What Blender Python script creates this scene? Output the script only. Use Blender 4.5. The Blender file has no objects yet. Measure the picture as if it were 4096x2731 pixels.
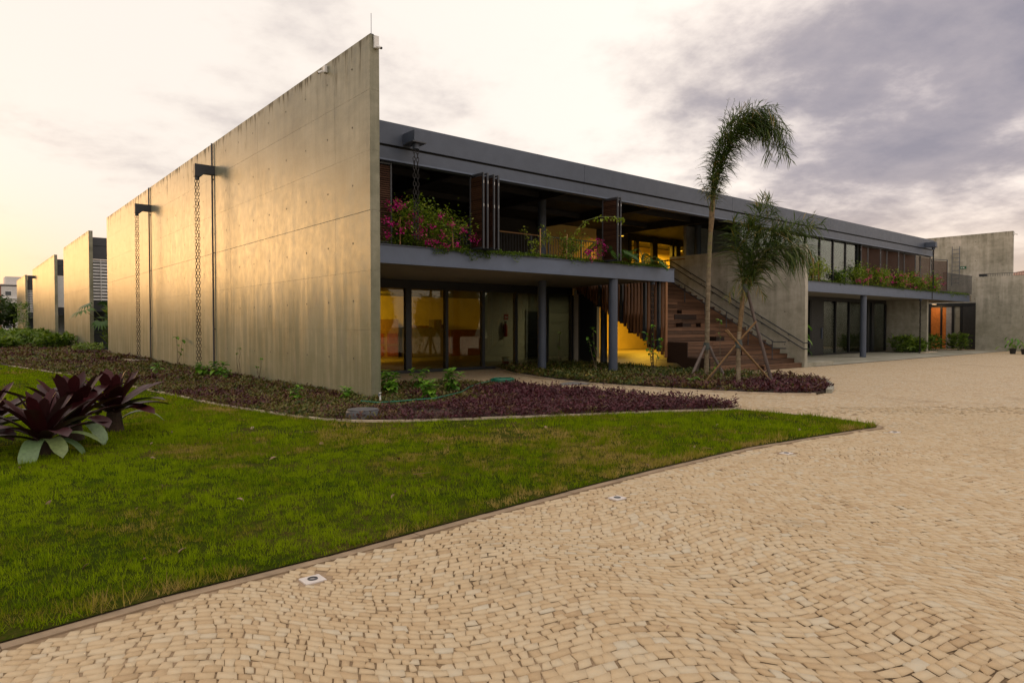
import bpy, bmesh, math, random
import numpy as np
from mathutils import Vector, Matrix, Euler

random.seed(7)
RNG = np.random.default_rng(7)
scene = bpy.context.scene
COL = scene.collection
R = math.radians

# ------------------------------------------------------------------ camera
CAM = Vector((-6.972, -13.156, 1.6))
cd = bpy.data.cameras.new('camera')
cd.sensor_width = 36.0
cd.lens = 36.0 * 2699.43 / 4096.0
cd.clip_start = 0.1
cd.clip_end = 3000
cam = bpy.data.objects.new('camera', cd)
COL.objects.link(cam)
cam.location = CAM
cam.rotation_euler = (R(90 - 1.29145), R(0.0411), R(-39.72358))
scene.camera = cam

# ------------------------------------------------------------------ sky
SUN_AZ, SUN_EL = -21.0, 4.0           # azimuth from +Y towards +X
SD = Vector((math.sin(R(SUN_AZ)) * math.cos(R(SUN_EL)), math.cos(R(SUN_AZ)) * math.cos(R(SUN_EL)), math.sin(R(SUN_EL))))
world = bpy.data.worlds.new('World')
scene.world = world
world.use_nodes = True
NT = world.node_tree
NT.nodes.clear()


class NG:
    """tiny helper to write node graphs"""
    def __init__(self, nt):
        self.nt = nt

    def node(self, kind, **kw):
        n = self.nt.nodes.new(kind)
        for k, v in kw.items():
            setattr(n, k, v)
        return n

    def link(self, a, b):
        self.nt.links.new(a, b)

    def put(self, sock, v):
        if hasattr(v, 'is_linked') or hasattr(v, 'node'):
            self.link(v, sock)
        else:
            sock.default_value = v

    def math(self, op, a, b=0.0, clamp=False):
        n = self.node('ShaderNodeMath', operation=op, use_clamp=clamp)
        self.put(n.inputs[0], a)
        self.put(n.inputs[1], b)
        return n.outputs[0]

    def vmath(self, op, a, b=None):
        n = self.node('ShaderNodeVectorMath', operation=op)
        self.put(n.inputs[0], a)
        if b is not None:
            self.put(n.inputs[1], b)
        return n.outputs['Value' if op in ('DOT_PRODUCT', 'LENGTH') else 'Vector']

    def mix(self, f, a, b, blend='MIX'):
        n = self.node('ShaderNodeMix', data_type='RGBA', blend_type=blend)
        self.put(n.inputs[0], f)
        self.put(n.inputs[6], a if hasattr(a, 'node') else (*a, 1) if len(a) == 3 else a)
        self.put(n.inputs[7], b if hasattr(b, 'node') else (*b, 1) if len(b) == 3 else b)
        return n.outputs[2]

    def ramp(self, f, stops, interp='LINEAR'):
        n = self.node('ShaderNodeValToRGB')
        cr = n.color_ramp
        cr.interpolation = interp
        while len(cr.elements) < len(stops):
            cr.elements.new(0.5)
        for e, (p, c) in zip(cr.elements, stops):
            e.position = p
            e.color = (*c, 1) if not isinstance(c, (int, float)) else (c, c, c, 1)
        self.put(n.inputs[0], f)
        return n.outputs[0]

    def smooth(self, v, a, b):
        n = self.node('ShaderNodeMapRange', interpolation_type='SMOOTHSTEP')
        self.put(n.inputs[0], v)
        n.inputs[1].default_value = a
        n.inputs[2].default_value = b
        return n.outputs[0]

    def noise(self, vec, scale=5.0, detail=4.0, rough=0.55, dist=0.0):
        n = self.node('ShaderNodeTexNoise')
        self.put(n.inputs['Vector'], vec)
        n.inputs['Scale'].default_value = scale
        n.inputs['Detail'].default_value = detail
        n.inputs['Roughness'].default_value = rough
        n.inputs['Distortion'].default_value = dist
        return n.outputs[0]

    def sep(self, v):
        n = self.node('ShaderNodeSeparateXYZ')
        self.put(n.inputs[0], v)
        return n.outputs

    def comb(self, x, y, z):
        n = self.node('ShaderNodeCombineXYZ')
        for i, v in enumerate((x, y, z)):
            self.put(n.inputs[i], v)
        return n.outputs[0]


g = NG(NT)
tc = g.node('ShaderNodeTexCoord')
dirv = tc.outputs['Generated']
dx, dy, dz = g.sep(dirv)
sky = g.node('ShaderNodeTexSky', sky_type='NISHITA')
sky.sun_disc = False
sky.sun_elevation = R(SUN_EL)
sky.sun_rotation = R(SUN_AZ)
sky.air_density = 1.3
sky.dust_density = 3.0
SH = Vector((SD.x, SD.y, 0)).normalized()
sdot = g.vmath('DOT_PRODUCT', dirv, tuple(SD))
near = g.smooth(sdot, -0.35, 1.0)            # 1 towards the sun, 0 away from it
zc = g.math('MAXIMUM', dz, 0.0)
den = g.math('ADD', zc, 0.24)
cp = g.comb(g.math('DIVIDE', dx, den), g.math('DIVIDE', dy, den), 0.0)
# clouds lie in bands roughly across the view
rot = g.node('ShaderNodeMapping')
g.put(rot.inputs['Vector'], cp)
rot.inputs['Rotation'].default_value = (0, 0, R(28))
rot.inputs['Scale'].default_value = (1.35, 1.35, 1)
rot.inputs['Location'].default_value = (9.2, 2.6, 0)
n1 = g.noise(rot.outputs[0], 1.05, 10, 0.58, 0.1)
n2 = g.noise(g.vmath('ADD', rot.outputs[0], (5.2, 1.9, 0.0)), 2.5, 9, 0.6, 0.1)
n12 = g.math('ADD', g.math('MULTIPLY', n1, 0.62), g.math('MULTIPLY', n2, 0.38))
# cover grows away from the sun
away = g.math('SUBTRACT', 1.0, near)
bank = g.smooth(g.vmath('DOT_PRODUCT', dirv, (0.95, 0.245, 0.20)), 0.84, 1.0)
thr = g.math('ADD', n12, g.math('MULTIPLY', bank, 0.17))
dense = g.smooth(thr, 0.485, 0.70)
white = g.mix(near, (8.8, 7.8, 7.0), (6.9, 6.3, 5.75))
grey = g.mix(bank, (5.7, 4.95, 4.5), (3.0, 2.72, 3.0))
body = g.ramp(g.math('ADD', g.math('MULTIPLY', n1, 0.5), g.math('MULTIPLY', n2, 0.5)), [(0.36, (1.45, 1.38, 1.30)), (0.5, (1.04, 1.03, 1.02)), (0.62, (0.76, 0.78, 0.84))])
grey = g.mix(1.0, grey, body, 'MULTIPLY')
cloud = g.mix(dense, white, grey)
# warm band over the horizon, deepest near the sun
hor = g.smooth(dz, 0.27, 0.0)
hor2 = g.math('MULTIPLY', hor, hor)
warm = g.mix(g.smooth(sdot, 0.84, 0.995), (6.7, 5.2, 3.9), (14.5, 6.5, 1.4))
cloud = g.mix(g.math('MULTIPLY', hor2, 0.92), cloud, warm)
# soft glow of the veiled sun
glow = g.math('POWER', g.math('MAXIMUM', sdot, 0.0), 24.0)
cloud = g.mix(1.0, cloud, g.mix(glow, (0, 0, 0), (4.2, 2.0, 0.4)), 'ADD')
skyc = g.mix(0.94, sky.outputs[0], cloud)
# below the horizon: dull ground colour
skyc = g.mix(g.smooth(dz, -0.02, -0.12), skyc, (0.9, 0.8, 0.6))
bg = g.node('ShaderNodeBackground')
g.put(bg.inputs[0], skyc)
bg.inputs[1].default_value = 0.1
wo = g.node('ShaderNodeOutputWorld')
g.link(bg.outputs[0], wo.inputs[0])

# ------------------------------------------------------------------ sun
sl = bpy.data.lights.new('sun', 'SUN')
sl.energy = 0.5
sl.angle = R(16)
sl.color = (1.0, 0.56, 0.20)
so = bpy.data.objects.new('sun', sl)
COL.objects.link(so)
so.rotation_euler = (-SD).to_track_quat('-Z', 'Y').to_euler()

vs = scene.view_settings
vs.view_transform = 'Standard'
vs.look = 'None'
vs.exposure = 0.6
vs.gamma = 1.0
vs.use_curve_mapping = False
scene.cycles.max_bounces = 8
scene.cycles.transparent_max_bounces = 12

# ================================================================== helpers
WPOS = {}                      # world position of every object's origin


def finish(o, parent, loc):
    COL.objects.link(o)
    WPOS[o.name] = Vector(loc)
    if parent is not None:
        o.parent = parent
        o.location = Vector(loc) - WPOS[parent.name]
    else:
        o.location = loc
    return o


def thing(name, label, cat, loc=(0, 0, 0), group=None):
    o = bpy.data.objects.new(name, None)
    o.empty_display_size = 0.2
    finish(o, None, loc)
    o['label'] = label
    o['category'] = cat
    if group:
        o['group'] = group
    return o


def tag(o, label, cat, group=None):
    o['label'] = label
    o['category'] = cat
    if group:
        o['group'] = group
    return o


def inst(name, me, parent, loc, rot=(0, 0, 0), scale=None):
    o = bpy.data.objects.new(name, me)
    finish(o, parent, loc)
    o.rotation_euler = rot
    if scale is not None:
        o.scale = (scale,) * 3 if isinstance(scale, (int, float)) else scale
    return o


class MB:
    def __init__(self):
        self.v = []
        self.f = []

    def add(self, vs, fs):
        b = len(self.v)
        self.v += [tuple(p) for p in vs]
        self.f += [tuple(i + b for i in q) for q in fs]
        return self

    def box(self, x0, x1, y0, y1, z0, z1):
        return self.add([(x0, y0, z0), (x1, y0, z0), (x1, y1, z0), (x0, y1, z0), (x0, y0, z1), (x1, y0, z1), (x1, y1, z1), (x0, y1, z1)],
                        [(0, 3, 2, 1), (4, 5, 6, 7), (0, 1, 5, 4), (1, 2, 6, 5), (2, 3, 7, 6), (3, 0, 4, 7)])

    def prism(self, poly, z0, z1):
        n = len(poly)
        vs = [(p[0], p[1], z0) for p in poly] + [(p[0], p[1], z1) for p in poly]
        fs = [tuple(reversed(range(n))), tuple(range(n, 2 * n))] + [(i, (i + 1) % n, (i + 1) % n + n, i + n) for i in range(n)]
        return self.add(vs, fs)

    def extrude_yz(self, prof, x0, x1):
        n = len(prof)
        vs = [(x0, p[0], p[1]) for p in prof] + [(x1, p[0], p[1]) for p in prof]
        fs = [tuple(range(n)), tuple(reversed(range(n, 2 * n)))] + [(i, i + n, (i + 1) % n + n, (i + 1) % n) for i in range(n)]
        return self.add(vs, fs)

    def tube(self, pts, rad, n=8, cap=True):
        pts = [Vector(p) for p in pts]
        m = len(pts)
        rr = rad if hasattr(rad, '__len__') else [rad] * m
        vs, fs = [], []
        up = Vector((0.013, 0.021, 1)).normalized()
        for i, p in enumerate(pts):
            t = (pts[min(i + 1, m - 1)] - pts[max(i - 1, 0)])
            t.normalize()
            a = t.cross(up if abs(t.z) < 0.95 else Vector((1, 0.02, 0)))
            a.normalize()
            b = t.cross(a)
            for k in range(n):
                w = 2 * math.pi * k / n
                vs.append(p + (a * math.cos(w) + b * math.sin(w)) * rr[i])
        for i in range(m - 1):
            for k in range(n):
                fs.append((i * n + k, i * n + (k + 1) % n, (i + 1) * n + (k + 1) % n, (i + 1) * n + k))
        if cap:
            fs.append(tuple(reversed(range(n))))
            fs.append(tuple(range((m - 1) * n, m * n)))
        return self.add(vs, fs)

    def lathe(self, c, prof, n=16):
        vs, fs = [], []
        for r, z in prof:
            for k in range(n):
                w = 2 * math.pi * k / n
                vs.append((c[0] + r * math.cos(w), c[1] + r * math.sin(w), c[2] + z))
        m = len(prof)
        for i in range(m - 1):
            for k in range(n):
                fs.append((i * n + k, i * n + (k + 1) % n, (i + 1) * n + (k + 1) % n, (i + 1) * n + k))
        fs.append(tuple(reversed(range(n))))
        fs.append(tuple(range((m - 1) * n, m * n)))
        return self.add(vs, fs)

    def mesh(self, name, mat=None, smooth=False, bevel=0.0):
        me = bpy.data.meshes.new(name)
        me.from_pydata(self.v, [], self.f)
        me.update()
        if bevel or True:
            bm = bmesh.new()
            bm.from_mesh(me)
            if bevel:
                bmesh.ops.bevel(bm, geom=list(bm.edges), offset=bevel, segments=1, affect='EDGES', profile=0.5)
            bmesh.ops.recalc_face_normals(bm, faces=bm.faces)
            bm.to_mesh(me)
            bm.free()
        if smooth:
            me.polygons.foreach_set('use_smooth', [True] * len(me.polygons))
            try:
                me.set_sharp_from_angle(angle=R(40))
            except Exception:
                pass
        if mat:
            me.materials.append(mat)
        return me

    def build(self, name, mat, parent=None, smooth=False, bevel=0.0):
        """mesh written in world coordinates"""
        base = WPOS[parent.name] if parent is not None else Vector((0, 0, 0))
        if parent is not None:
            self.v = [(a - base.x, b - base.y, c - base.z) for a, b, c in self.v]
        else:
            xs = np.array(self.v)
            base = Vector(((xs[:, 0].min() + xs[:, 0].max()) / 2, (xs[:, 1].min() + xs[:, 1].max()) / 2, xs[:, 2].min()))
            self.v = [(a - base.x, b - base.y, c - base.z) for a, b, c in self.v]
        return inst(name, self.mesh(name, mat, smooth, bevel), parent, base)


def np_mesh(name, V, F, mat, attrs=None, smooth=False):
    """V (n,3) float, F (m,k) int"""
    me = bpy.data.meshes.new(name)
    n, (m, k) = len(V), F.shape
    me.vertices.add(n)
    me.vertices.foreach_set('co', np.ascontiguousarray(V, dtype=np.float32).ravel())
    me.loops.add(m * k)
    me.loops.foreach_set('vertex_index', np.ascontiguousarray(F, dtype=np.int32).ravel())
    me.polygons.add(m)
    me.polygons.foreach_set('loop_start', np.arange(0, m * k, k, dtype=np.int32))
    if smooth:
        me.polygons.foreach_set('use_smooth', np.ones(m, dtype=bool))
    me.update(calc_edges=True)
    for an, av in (attrs or {}).items():
        a = me.attributes.new(an, 'FLOAT', 'POINT')
        a.data.foreach_set('value', np.ascontiguousarray(av, dtype=np.float32))
    me.materials.append(mat)
    return me


def structure(o):
    o['kind'] = 'structure'
    return o


def stuff(o):
    o['kind'] = 'stuff'
    return o


# ================================================================== materials
def new_mat(name):
    m = bpy.data.materials.new(name)
    m.use_nodes = True
    nt = m.node_tree
    b = nt.nodes['Principled BSDF']
    return m, NG(nt), b


def simple(name, col, rough=0.6, metal=0.0, var=0.12, scale=6.0, bump=0.0, bscale=60.0, spec=0.5):
    m, q, b = new_mat(name)
    pos = q.node('ShaderNodeNewGeometry').outputs['Position']
    nz = q.noise(pos, scale, 5, 0.6)
    c0 = tuple(max(0, c * (1 - var * 2)) for c in col)
    c1 = tuple(min(1, c * (1 + var * 2)) for c in col)
    q.link(q.ramp(nz, [(0.25, c0), (0.75, c1)]), b.inputs['Base Color'])
    rr = q.math('ADD', q.math('MULTIPLY', q.noise(pos, scale * 2.3, 3), 0.25), rough - 0.12)
    q.link(rr, b.inputs['Roughness'])
    b.inputs['Metallic'].default_value = metal
    b.inputs['Specular IOR Level'].default_value = spec
    if bump:
        bn = q.node('ShaderNodeBump')
        bn.inputs['Strength'].default_value = bump
        bn.inputs['Distance'].default_value = 0.01
        q.link(q.noise(pos, bscale, 4), bn.inputs['Height'])
        q.link(bn.outputs[0], b.inputs['Normal'])
    return m


def concrete_mat(name, tint=(1, 1, 1), rough=0.42, stain_shade=1.0):
    m, q, b = new_mat(name)
    pos = q.node('ShaderNodeNewGeometry').outputs['Position']
    x, y, z = q.sep(pos)
    big = q.noise(pos, 0.55, 5, 0.6, 0.4)
    med = q.noise(pos, 3.2, 6, 0.62, 0.2)
    fine = q.noise(pos, 38, 4, 0.6)
    # board and pour streaks: stretched up and down
    sv = q.comb(q.math('MULTIPLY', x, 3.0), q.math('MULTIPLY', y, 3.0), q.math('MULTIPLY', z, 0.22))
    streak = q.noise(sv, 1.3, 5, 0.62)
    # horizontal cloudy pour marks
    hv = q.comb(q.math('MULTIPLY', x, 0.5), q.math('MULTIPLY', y, 0.5), q.math('MULTIPLY', z, 2.6))
    pour = q.noise(hv, 1.1, 4, 0.6)
    v = q.math('ADD', q.math('MULTIPLY', big, 0.34), q.math('MULTIPLY', med, 0.2))
    v = q.math('ADD', v, q.math('MULTIPLY', streak, 0.26))
    v = q.math('ADD', v, q.math('MULTIPLY', pour, 0.12))
    v = q.math('ADD', v, q.math('MULTIPLY', fine, 0.08))
    t = tint
    col = q.ramp(v, [(0.39, (0.128 * t[0], 0.122 * t[1], 0.085 * t[2])), (0.5, (0.226 * t[0], 0.212 * t[1], 0.156 * t[2])), (0.60, (0.325 * t[0], 0.297 * t[1], 0.232 * t[2]))])
    # streaky green grime on the wall foot with the trees' shade painted in, black mould under the coping
    foot = q.math('MULTIPLY', q.smooth(z, 3.4, 0.8), q.smooth(streak, 0.30, 0.60))
    col = q.mix(q.math('MULTIPLY', foot, 0.62 * stain_shade), col, (0.105, 0.118, 0.058))
    tv = q.comb(q.math('MULTIPLY', x, 5.0), q.math('MULTIPLY', y, 5.0), q.math('MULTIPLY', z, 0.5))
    mould = q.math('MULTIPLY', q.smooth(z, 6.7, 7.85), q.smooth(q.math('ADD', q.noise(tv, 0.8, 5, 0.65), q.math('MULTIPLY', q.smooth(z, 7.5, 7.86), 0.08)), 0.54, 0.66))
    col = q.mix(q.math('MULTIPLY', mould, 0.7 * stain_shade), col, (0.035, 0.031, 0.024))
    blot = q.smooth(q.noise(q.comb(q.math('MULTIPLY', x, 1.0), q.math('MULTIPLY', y, 1.3), q.math('MULTIPLY', z, 0.7)), 0.9, 4, 0.6, 0.3), 0.62, 0.75)
    col = q.mix(q.math('MULTIPLY', blot, 0.5), col, (0.16, 0.15, 0.125))
    q.link(col, b.inputs['Base Color'])
    rr = q.math('ADD', q.math('MULTIPLY', med, 0.22), q.math('MULTIPLY', streak, 0.14))
    q.link(q.math('ADD', q.math('ADD', rr, rough - 0.18), q.math('ADD', q.math('MULTIPLY', foot, 0.22), q.math('MULTIPLY', mould, 0.3))), b.inputs['Roughness'])
    q.link(q.math('SUBTRACT', 0.28, q.math('ADD', q.math('MULTIPLY', foot, 0.12), q.math('MULTIPLY', mould, 0.15))), b.inputs['Specular IOR Level'])
    bn = q.node('ShaderNodeBump')
    bn.inputs['Strength'].default_value = 0.10
    bn.inputs['Distance'].default_value = 0.006
    q.link(q.math('ADD', fine, q.math('MULTIPLY', med, 0.25)), bn.inputs['Height'])
    q.link(bn.outputs[0], b.inputs['Normal'])
    return m


def wood_mat(name, c0, c1, c2, axis=0, rough=0.55):
    m, q, b = new_mat(name)
    ge = q.node('ShaderNodeNewGeometry')
    pos = ge.outputs['Position']
    oi = q.node('ShaderNodeObjectInfo').outputs['Random']
    sc = [14.0, 14.0, 14.0]
    sc[axis] = 0.9
    x, y, z = q.sep(pos)
    vec = q.comb(q.math('MULTIPLY', x, sc[0]), q.math('MULTIPLY', y, sc[1]), q.math('ADD', q.math('MULTIPLY', z, sc[2]), q.math('MULTIPLY', oi, 40)))
    gr = q.noise(vec, 1.6, 5, 0.62, 0.6)
    v = q.math('ADD', q.math('MULTIPLY', gr, 0.65), q.math('MULTIPLY', oi, 0.36))
    q.link(q.ramp(v, [(0.25, c0), (0.5, c1), (0.8, c2)]), b.inputs['Base Color'])
    q.link(q.math('ADD', q.math('MULTIPLY', gr, 0.25), rough - 0.1), b.inputs['Roughness'])
    b.inputs['Specular IOR Level'].default_value = 0.25
    bn = q.node('ShaderNodeBump')
    bn.inputs['Strength'].default_value = 0.25
    bn.inputs['Distance'].default_value = 0.006
    q.link(gr, bn.inputs['Height'])
    q.link(bn.outputs[0], b.inputs['Normal'])
    return m


def leaf_mat(name, cols, rough=0.45, attr='tint', trans=0.25, spec=0.4, patch=None):
    """cols: dark..light ramp picked by the per-leaf tint; thin leaf lets light through"""
    m, q, b = new_mat(name)
    if attr == 'object':
        t = q.node('ShaderNodeObjectInfo').outputs['Random']
    else:
        a = q.node('ShaderNodeAttribute')
        a.attribute_name = attr
        t = a.outputs['Fac']
    n = len(cols)
    col = q.ramp(t, [(0.05 + 0.9 * i / (n - 1), c) for i, c in enumerate(cols)])
    pos = q.node('ShaderNodeNewGeometry').outputs['Position']
    col = q.mix(1.0, col, q.ramp(q.noise(pos, 30, 3), [(0.3, 0.78), (0.7, 1.2)]), 'MULTIPLY')
    q.link(col, b.inputs['Base Color'])
    b.inputs['Roughness'].default_value = rough
    b.inputs['Specular IOR Level'].default_value = spec
    if trans:
        tr = q.node('ShaderNodeBsdfTranslucent')
        q.link(q.mix(1.0, col, (1.0, 1.15, 0.6), 'MULTIPLY'), tr.inputs[0])
        mx = q.node('ShaderNodeMixShader')
        mx.inputs[0].default_value = trans
        q.link(b.outputs[0], mx.inputs[1])
        q.link(tr.outputs[0], mx.inputs[2])
        q.link(mx.outputs[0], q.nt.nodes['Material Output'].inputs['Surface'])
    return m


def glass_mat(name, tint=(0.80, 0.84, 0.80), refl=1.0):
    m = bpy.data.materials.new(name)
    m.use_nodes = True
    nt = m.node_tree
    nt.nodes.clear()
    q = NG(nt)
    tr = q.node('ShaderNodeBsdfTransparent')
    tr.inputs[0].default_value = (*tint, 1)
    gl = q.node('ShaderNodeBsdfGlossy')
    gl.inputs['Roughness'].default_value = 0.015
    gl.inputs['Color'].default_value = (0.95 * refl, 0.97 * refl, 0.95 * refl, 1)
    fr = q.node('ShaderNodeFresnel')
    fr.inputs['IOR'].default_value = 1.52
    mx = q.node('ShaderNodeMixShader')
    q.link(q.math('MINIMUM', q.math('MULTIPLY', fr.outputs[0], 0.9), 1.0), mx.inputs[0])
    q.link(tr.outputs[0], mx.inputs[1])
    q.link(gl.outputs[0], mx.inputs[2])
    out = q.node('ShaderNodeOutputMaterial')
    q.link(mx.outputs[0], out.inputs[0])
    return m


M = {}
M['concrete'] = concrete_mat('board concrete', (0.97, 1.0, 0.96), 0.34)
M['concrete_dry'] = concrete_mat('matt concrete', (1.55, 1.58, 1.80), 0.7, 0.5)
M['tie'] = simple('tie hole', (0.05, 0.045, 0.04), 0.9)
M['steel'] = simple('grey painted steel', (0.058, 0.074, 0.110), 0.5, 0.0, 0.06, 2.5, 0.03, 40)
M['steel_light'] = simple('pale painted steel', (0.090, 0.118, 0.180), 0.45, 0.0, 0.05, 3)
M['steel_dark'] = simple('dark painted steel', (0.035, 0.038, 0.046), 0.45, 0.0, 0.08, 5)
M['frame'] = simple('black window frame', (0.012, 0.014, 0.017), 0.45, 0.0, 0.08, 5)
M['chain'] = simple('chain iron', (0.022, 0.021, 0.021), 0.45, 0.7, 0.2, 30)
M['soffit'] = simple('soffit', (0.21, 0.185, 0.15), 0.75, 0.0, 0.06, 1.2)
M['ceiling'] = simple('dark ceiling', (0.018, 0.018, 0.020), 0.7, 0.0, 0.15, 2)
M['floor'] = simple('screed floor', (0.19, 0.16, 0.11), 0.45, 0.0, 0.1, 1.2)
M['inner_wall'] = simple('inner wall', (0.46, 0.42, 0.34), 0.8, 0.0, 0.05, 0.8)
M['lamp_yellow_wall'] = simple('lamp yellow wall', (0.62, 0.47, 0.17), 0.8, 0.0, 0.06, 1.0)  # yellow of the room lamps is mixed into the wall colour
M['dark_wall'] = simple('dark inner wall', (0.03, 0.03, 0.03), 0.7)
M['grey_panel'] = simple('grey panel', (0.27, 0.27, 0.28), 0.7)
M['white'] = simple('white paint', (0.72, 0.71, 0.70), 0.5, 0.0, 0.05, 4)
M['orange'] = simple('orange door', (0.52, 0.17, 0.03), 0.55)
M['deck'] = wood_mat('hardwood deck', (0.040, 0.021, 0.012), (0.098, 0.050, 0.028), (0.19, 0.10, 0.056), 0)
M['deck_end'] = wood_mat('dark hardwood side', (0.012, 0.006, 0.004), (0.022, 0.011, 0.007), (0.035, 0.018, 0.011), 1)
M['slat'] = wood_mat('timber slat', (0.085, 0.036, 0.015), (0.19, 0.085, 0.036), (0.30, 0.150, 0.07), 2)
M['louvre'] = wood_mat('louvre timber', (0.034, 0.015, 0.009), (0.066, 0.031, 0.018), (0.105, 0.052, 0.032), 0)
M['rail_wood'] = wood_mat('rail timber', (0.20, 0.10, 0.04), (0.31, 0.17, 0.07), (0.40, 0.23, 0.10), 0)
M['stake'] = wood_mat('bamboo stake', (0.17, 0.10, 0.045), (0.27, 0.165, 0.075), (0.36, 0.24, 0.12), 2)
M['stake_grey'] = wood_mat('weathered stake', (0.085, 0.065, 0.06), (0.14, 0.11, 0.10), (0.21, 0.17, 0.15), 2)
M['crate'] = wood_mat('crate timber', (0.16, 0.08, 0.03), (0.24, 0.13, 0.05), (0.30, 0.17, 0.07), 0)
M['crate_red'] = simple('red crate panel', (0.20, 0.045, 0.03), 0.7)
M['board'] = simple('cardboard', (0.17, 0.13, 0.09), 0.8)
M['red'] = simple('red enamel', (0.30, 0.012, 0.012), 0.35)
M['glass'] = glass_mat('clear glass', (0.66, 0.70, 0.64))
M['glass_up'] = glass_mat('grey glass', (0.62, 0.68, 0.66))
M['hose'] = simple('green hose', (0.010, 0.15, 0.09), 0.4)
M['yhose'] = simple('yellow hose', (0.55, 0.42, 0.10), 0.45)
M['plastic'] = simple('grey plastic', (0.085, 0.085, 0.095), 0.5, 0.0, 0.3, 9)
M['metal_plate'] = simple('grey plate', (0.25, 0.25, 0.26), 0.45, 0.3)
M['kerb'] = simple('kerb mortar', (0.27, 0.195, 0.125), 0.9, 0.0, 0.18, 5, 0.5, 50)
M['edging'] = simple('pale bed edging', (0.50, 0.41, 0.30), 0.85, 0.0, 0.12, 6)
M['soil'] = simple('garden soil', (0.040, 0.024, 0.015), 0.95, 0.0, 0.3, 9, 0.9, 30)
M['marble'] = simple('white stone plate', (0.60, 0.55, 0.52), 0.5, 0.0, 0.04, 6)
M['lens'] = simple('lamp lens', (0.25, 0.24, 0.25), 0.15)
M['bus_blue'] = simple('blue stripe', (0.05, 0.10, 0.30), 0.4)
M['rubber'] = simple('rubber', (0.02, 0.02, 0.02), 0.8)
M['brick_red'] = simple('terracotta render', (0.33, 0.15, 0.09), 0.85)
M['render'] = simple('pale render', (0.55, 0.52, 0.50), 0.85)
M['window_dark'] = simple('dark window', (0.05, 0.06, 0.07), 0.2)
M['roof_tile'] = simple('roof tile', (0.30, 0.17, 0.12), 0.85)
M['dry_leaf'] = leaf_mat('dry leaf', [(0.10, 0.05, 0.03), (0.28, 0.17, 0.11), (0.36, 0.26, 0.19)], 0.7, 'object', 0.1)
M['rope'] = simple('binding cloth', (0.065, 0.075, 0.07), 0.85)
M['black_pot'] = simple('black pot', (0.02, 0.02, 0.022), 0.6)

# plants
M['grass'] = leaf_mat('lawn grass', [(0.38, 0.27, 0.095), (0.25, 0.22, 0.025), (0.185, 0.215, 0.003), (0.088, 0.156, 0.003), (0.22, 0.29, 0.004)], 0.8, 'tint', 0.42, 0.04)
M['cover'] = leaf_mat('bed leaves', [(0.035, 0.060, 0.012), (0.085, 0.105, 0.018), (0.15, 0.135, 0.026), (0.13, 0.07, 0.032), (0.075, 0.020, 0.026), (0.045, 0.012, 0.020), (0.11, 0.028, 0.042)], 0.5, 'tint', 0.2, 0.3)
M['hydrangea'] = leaf_mat('broad leaf', [(0.055, 0.15, 0.012), (0.11, 0.25, 0.020), (0.18, 0.34, 0.025)], 0.45, 'object', 0.3)
M['broad_dark'] = leaf_mat('shrub leaf', [(0.045, 0.09, 0.010), (0.10, 0.175, 0.018), (0.19, 0.25, 0.026)], 0.45, 'tint', 0.3)
M['philo'] = leaf_mat('philodendron leaf', [(0.028, 0.075, 0.014), (0.055, 0.125, 0.02), (0.09, 0.17, 0.025)], 0.4, 'object', 0.25)
M['boug'] = leaf_mat('bougainvillea leaf', [(0.05, 0.11, 0.010), (0.13, 0.22, 0.016), (0.23, 0.31, 0.022), (0.30, 0.33, 0.035)], 0.5, 'tint', 0.35)
M['blossom'] = leaf_mat('magenta bract', [(0.34, 0.008, 0.13), (0.58, 0.012, 0.24), (0.70, 0.05, 0.34)], 0.6, 'tint', 0.3, 0.2)
M['palm'] = leaf_mat('palm leaflet', [(0.022, 0.048, 0.012), (0.050, 0.090, 0.020), (0.095, 0.135, 0.026), (0.24, 0.18, 0.06)], 0.5, 'tint', 0.2, 0.3)
M['brom'] = leaf_mat('maroon leaf', [(0.030, 0.006, 0.008), (0.050, 0.009, 0.012), (0.030, 0.016, 0.016)], 0.40, 'object', 0.05, 0.22)
M['brom_green'] = leaf_mat('pale strap leaf', [(0.09, 0.165, 0.085), (0.15, 0.23, 0.10), (0.20, 0.26, 0.10)], 0.38, 'object', 0.15, 0.5)
M['trail'] = leaf_mat('trailing leaf', [(0.05, 0.10, 0.010), (0.11, 0.185, 0.014), (0.20, 0.26, 0.03)], 0.5, 'tint', 0.3)
M['tree'] = leaf_mat('tree leaf', [(0.020, 0.040, 0.008), (0.045, 0.080, 0.012), (0.085, 0.115, 0.018)], 0.6, 'tint', 0.3)
M['stem'] = simple('brown stem', (0.10, 0.075, 0.045), 0.8, 0.0, 0.2, 20)
M['stem_green'] = simple('green stem', (0.12, 0.15, 0.04), 0.6, 0.0, 0.2, 20)


def palm_trunk_mat():
    m, q, b = new_mat('palm trunk')
    pos = q.node('ShaderNodeNewGeometry').outputs['Position']
    x, y, z = q.sep(pos)
    nz = q.noise(pos, 9, 5, 0.65)
    ring = q.noise(q.comb(0.0, 0.0, q.math('ADD', q.math('MULTIPLY', z, 9.0), q.math('MULTIPLY', nz, 0.5))), 1.0, 2)
    c = q.ramp(q.math('ADD', q.math('MULTIPLY', nz, 0.55), q.math('MULTIPLY', ring, 0.45)), [(0.32, (0.08, 0.057, 0.035)), (0.5, (0.19, 0.145, 0.09)), (0.68, (0.36, 0.31, 0.22))])
    grn = q.math('MULTIPLY', q.smooth(z, 2.9, 4.0), q.smooth(ring, 0.45, 0.55))
    c = q.mix(q.math('MULTIPLY', grn, 0.75), c, (0.12, 0.12, 0.025))
    q.link(c, b.inputs['Base Color'])
    b.inputs['Roughness'].default_value = 0.8
    return m


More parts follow.
